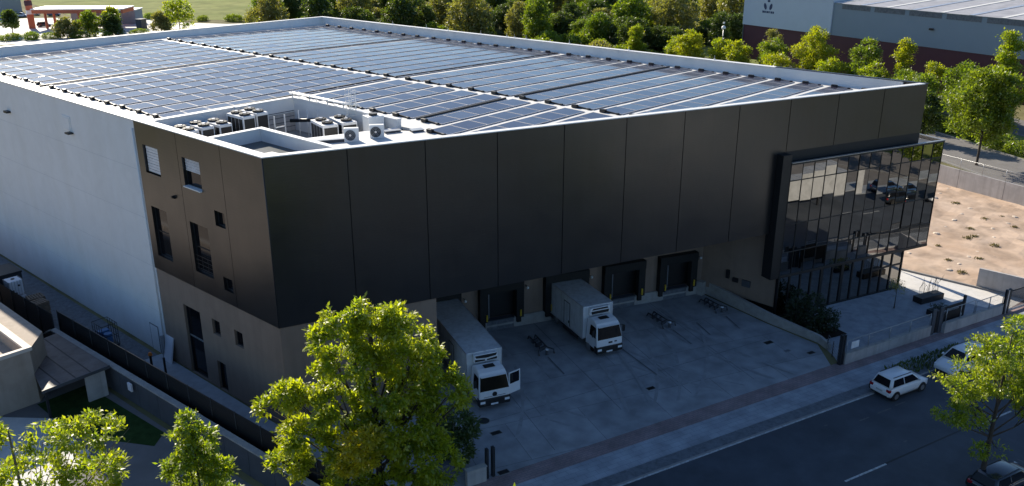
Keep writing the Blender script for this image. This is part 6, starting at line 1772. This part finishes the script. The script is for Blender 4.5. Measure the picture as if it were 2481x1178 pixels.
b = MB(); b.cyl((0, 0, 0), 1.6, 6.2, 'paint_blue', 20); b.build('shell', t)
b = MB(); b.cyl((0, 0, 6.2), 1.65, 0.5, 'far_shed', 20, r2=0.4); b.build('lid', t)
t = thing('site_cabin', 'small grey cabin on the pale forecourt right of the dark tank', 'cabin', (103.5, 224, 0), 0.4)
b = MB(); b.box((-1.2, -1.0, 0), (1.2, 1.0, 2.8), 'slate'); b.build('body', t); b = MB(); b.box((-1.35, -1.15, 2.8), (1.35, 1.15, 2.95), 'gutter'); b.build('roof', t)
t = thing('gate_pillar', 'dark square pillar on the pale lane by the grey cabin', 'pillar', (109.5, 222, 0), 0.2)
b = MB(); b.box((-0.45, -0.45, 0), (0.45, 0.45, 4.6), 'dark_metal', 0.03); b.build('shaft', t)
t = thing('far_shed', 'large blue grey shed behind the parked cars at the upper left', 'building', (62, 306, 0), R(-35))
b = MB(); b.box((-40, 0, 0), (30, 26, 9), 'far_shed'); b.build('wall', t)
b = MB(); b.box((-40.4, -0.4, 9), (30.4, 26.4, 9.5), 'hall_roof'); b.build('roof', t)
b = MB()
for k in range(9): b.box((-38 + k*7.4, -0.1, 0.2), (-33 + k*7.4, 0.0, 3.6), 'slate')
b.build('shutter_doors', t)
rc = random.Random(12)
CARS = [((88, 284), 'paint_white', 'white'), ((93, 288), 'paint_white', 'white'), ((98, 291), 'paint_white', 'white'), ((70, 262), 'paint_dark', 'dark'), ((73.5, 264.5), 'paint_white', 'white'), ((77, 267), 'paint_red', 'red'), ((66, 259), 'paint_blue', 'blue'), ((86, 252), 'paint_dark', 'dark'), ((92, 254), 'paint_white', 'white'), ((62, 272), 'paint_white', 'white'), ((58, 268), 'paint_dark', 'dark'), ((102, 284), 'paint_blue', 'blue')]
protos = {}
for i, ((x, y), pc, word) in enumerate(CARS):
    if pc not in protos:
        protos[pc] = c = car('far away %s car parked around the petrol station' % word, (x, y, 0.01), 0.6, pc, 4.2, 1.75, 1.5, 'cars around the petrol station')
    else:
        c = copy_tree(protos[pc]); c.location = (x, y, 0.01)
    c.rotation_euler = (0, 0, R(-45) + rc.uniform(-0.2, 0.2))
LT = [('garden_tree', 'round dark tree with thin trunk on the sunlit forecourt, far left', (71, 236.5), 6.6, 2.6, 'dark', 'round', 8, 0.35),
      ('garden_tree', 'large yellow green tree beside the pale lane behind the parapet', (110.5, 214), 9.2, 5.2, 'bright', 'wide', 13, 0.12),
      ('garden_tree', 'grey green bushy tree left of the large yellow green tree', (103.5, 212), 5.4, 3.2, 'olive', 'wide', 8, 0.05),
      ('garden_tree', 'tallest olive green tree in front of the petrol station canopy', (84, 216), 7.0, 3.6, 'mid', 'round', 9, 0.1),
      ('garden_tree', 'olive shrubby tree left of the tallest tree before the petrol station', (78.5, 218), 5.0, 3.2, 'olive', 'wide', 8, 0.05),
      ('garden_tree', 'dark green bushy tree in front of the dark tank', (89.5, 213.5), 5.6, 3.2, 'dark', 'wide', 8, 0.05),
      ('garden_tree', 'yellowish tree reaching over the canopy before the petrol station', (92, 218), 7.4, 2.4, 'bright', 'round', 7, 0.3)]
for i, (nm, lab, (x, y), H, R0, lf, shp, nl, z0) in enumerate(LT):
    tree(nm, lab, (x, y, 0), H, ell_lobes(600 + i, H, R0, nl, z0, shp), lf, 620 + i, 420, 7, 0.62, 0.14, spread=0.35, thr=-0.7, width=0.6, droop=0.2)
for i, (x, y, s) in enumerate(((66, 224, 1), (70.5, 222, 1.1), (75, 220, 0.9), (62, 227, 1), (58, 229, 1.2), (80.5, 214, 1.0), (95.5, 210, 0.9), (86.5, 210.5, 0.8), (118, 236, 1.1), (122, 243, 1.0), (119.5, 250, 1.0), (134, 222, 1.2), (138.5, 217, 1.1), (128, 231, 0.9), (145, 213, 1.2), (150, 209, 1.3), (153, 214, 1.2))):
    lab = 'low green bush in the hedge before the petrol station forecourt' if i < 8 else 'low green bush along the edge of the green field'
    t = thing('hedge_bush', lab, 'bush', (x, y, 0), i, 'hedge bushes before the forecourt' if i < 8 else 'bushes along the green field')
    o = bpy.data.objects.new('foliage', b0); COL.objects.link(o); o.parent = t; o.scale = (s, s, s*0.9)

# ------------------------------------------------------------------ across the street (mirrored in the glass), plus an added horizon-blocking tree row
oh = thing('opposite_hall', 'white hall with a pale flat roof set back across the street', 'building', (44, -78, 0), RD)
b = MB(); b.box((-16, -14, 0), (10, 6, 6.5), 'white'); b.build('wall', oh)
b = MB(); b.box((-16.3, -14.3, 6.5), (10.3, 6.3, 6.9), 'hall_roof'); b.build('roof', oh)
b = MB()
for k in range(5): b.box((-14 + k*5, 6.0, 0.1), (-10.4 + k*5, 6.06, 3.6), 'slate')
b.build('shutter_doors', oh)
rl2 = ell_lobes(700, 8, 3, 9, 0.3, 'round')
for x, y, lab in ((70, -55.5, 'street tree on the far pavement right of the white hall across the street'), (79, -58.5, 'second street tree on the far pavement beyond the white hall')):
    tree('street_tree', lab, (x, y, 0.1), 8, rl2, 'mid', 710, 500, 7, 0.5, 0.14, spread=0.3, thr=-0.6)
for i in range(16):  # unseen trees added to keep the bright horizon out of truck windscreen reflections
    q = UW(-70 + i*11 + rw.uniform(-3, 3), 92 + rw.uniform(-4, 4))
    t = thing('horizon_block_tree', 'unseen green tree in the row added across the street to block the horizon', 'tree', (q[0], q[1], 0), rw.uniform(0, 6), 'trees added across the street to block the horizon')
    cm, tm = var[('mid', 'dark')[i % 2], i % 2]
    for nm, me in (('trunk', tm), ('crown', cm)):
        a = bpy.data.objects.new(nm, me); COL.objects.link(a); a.parent = t; a.scale = (1.35, 1.35, 1.15)
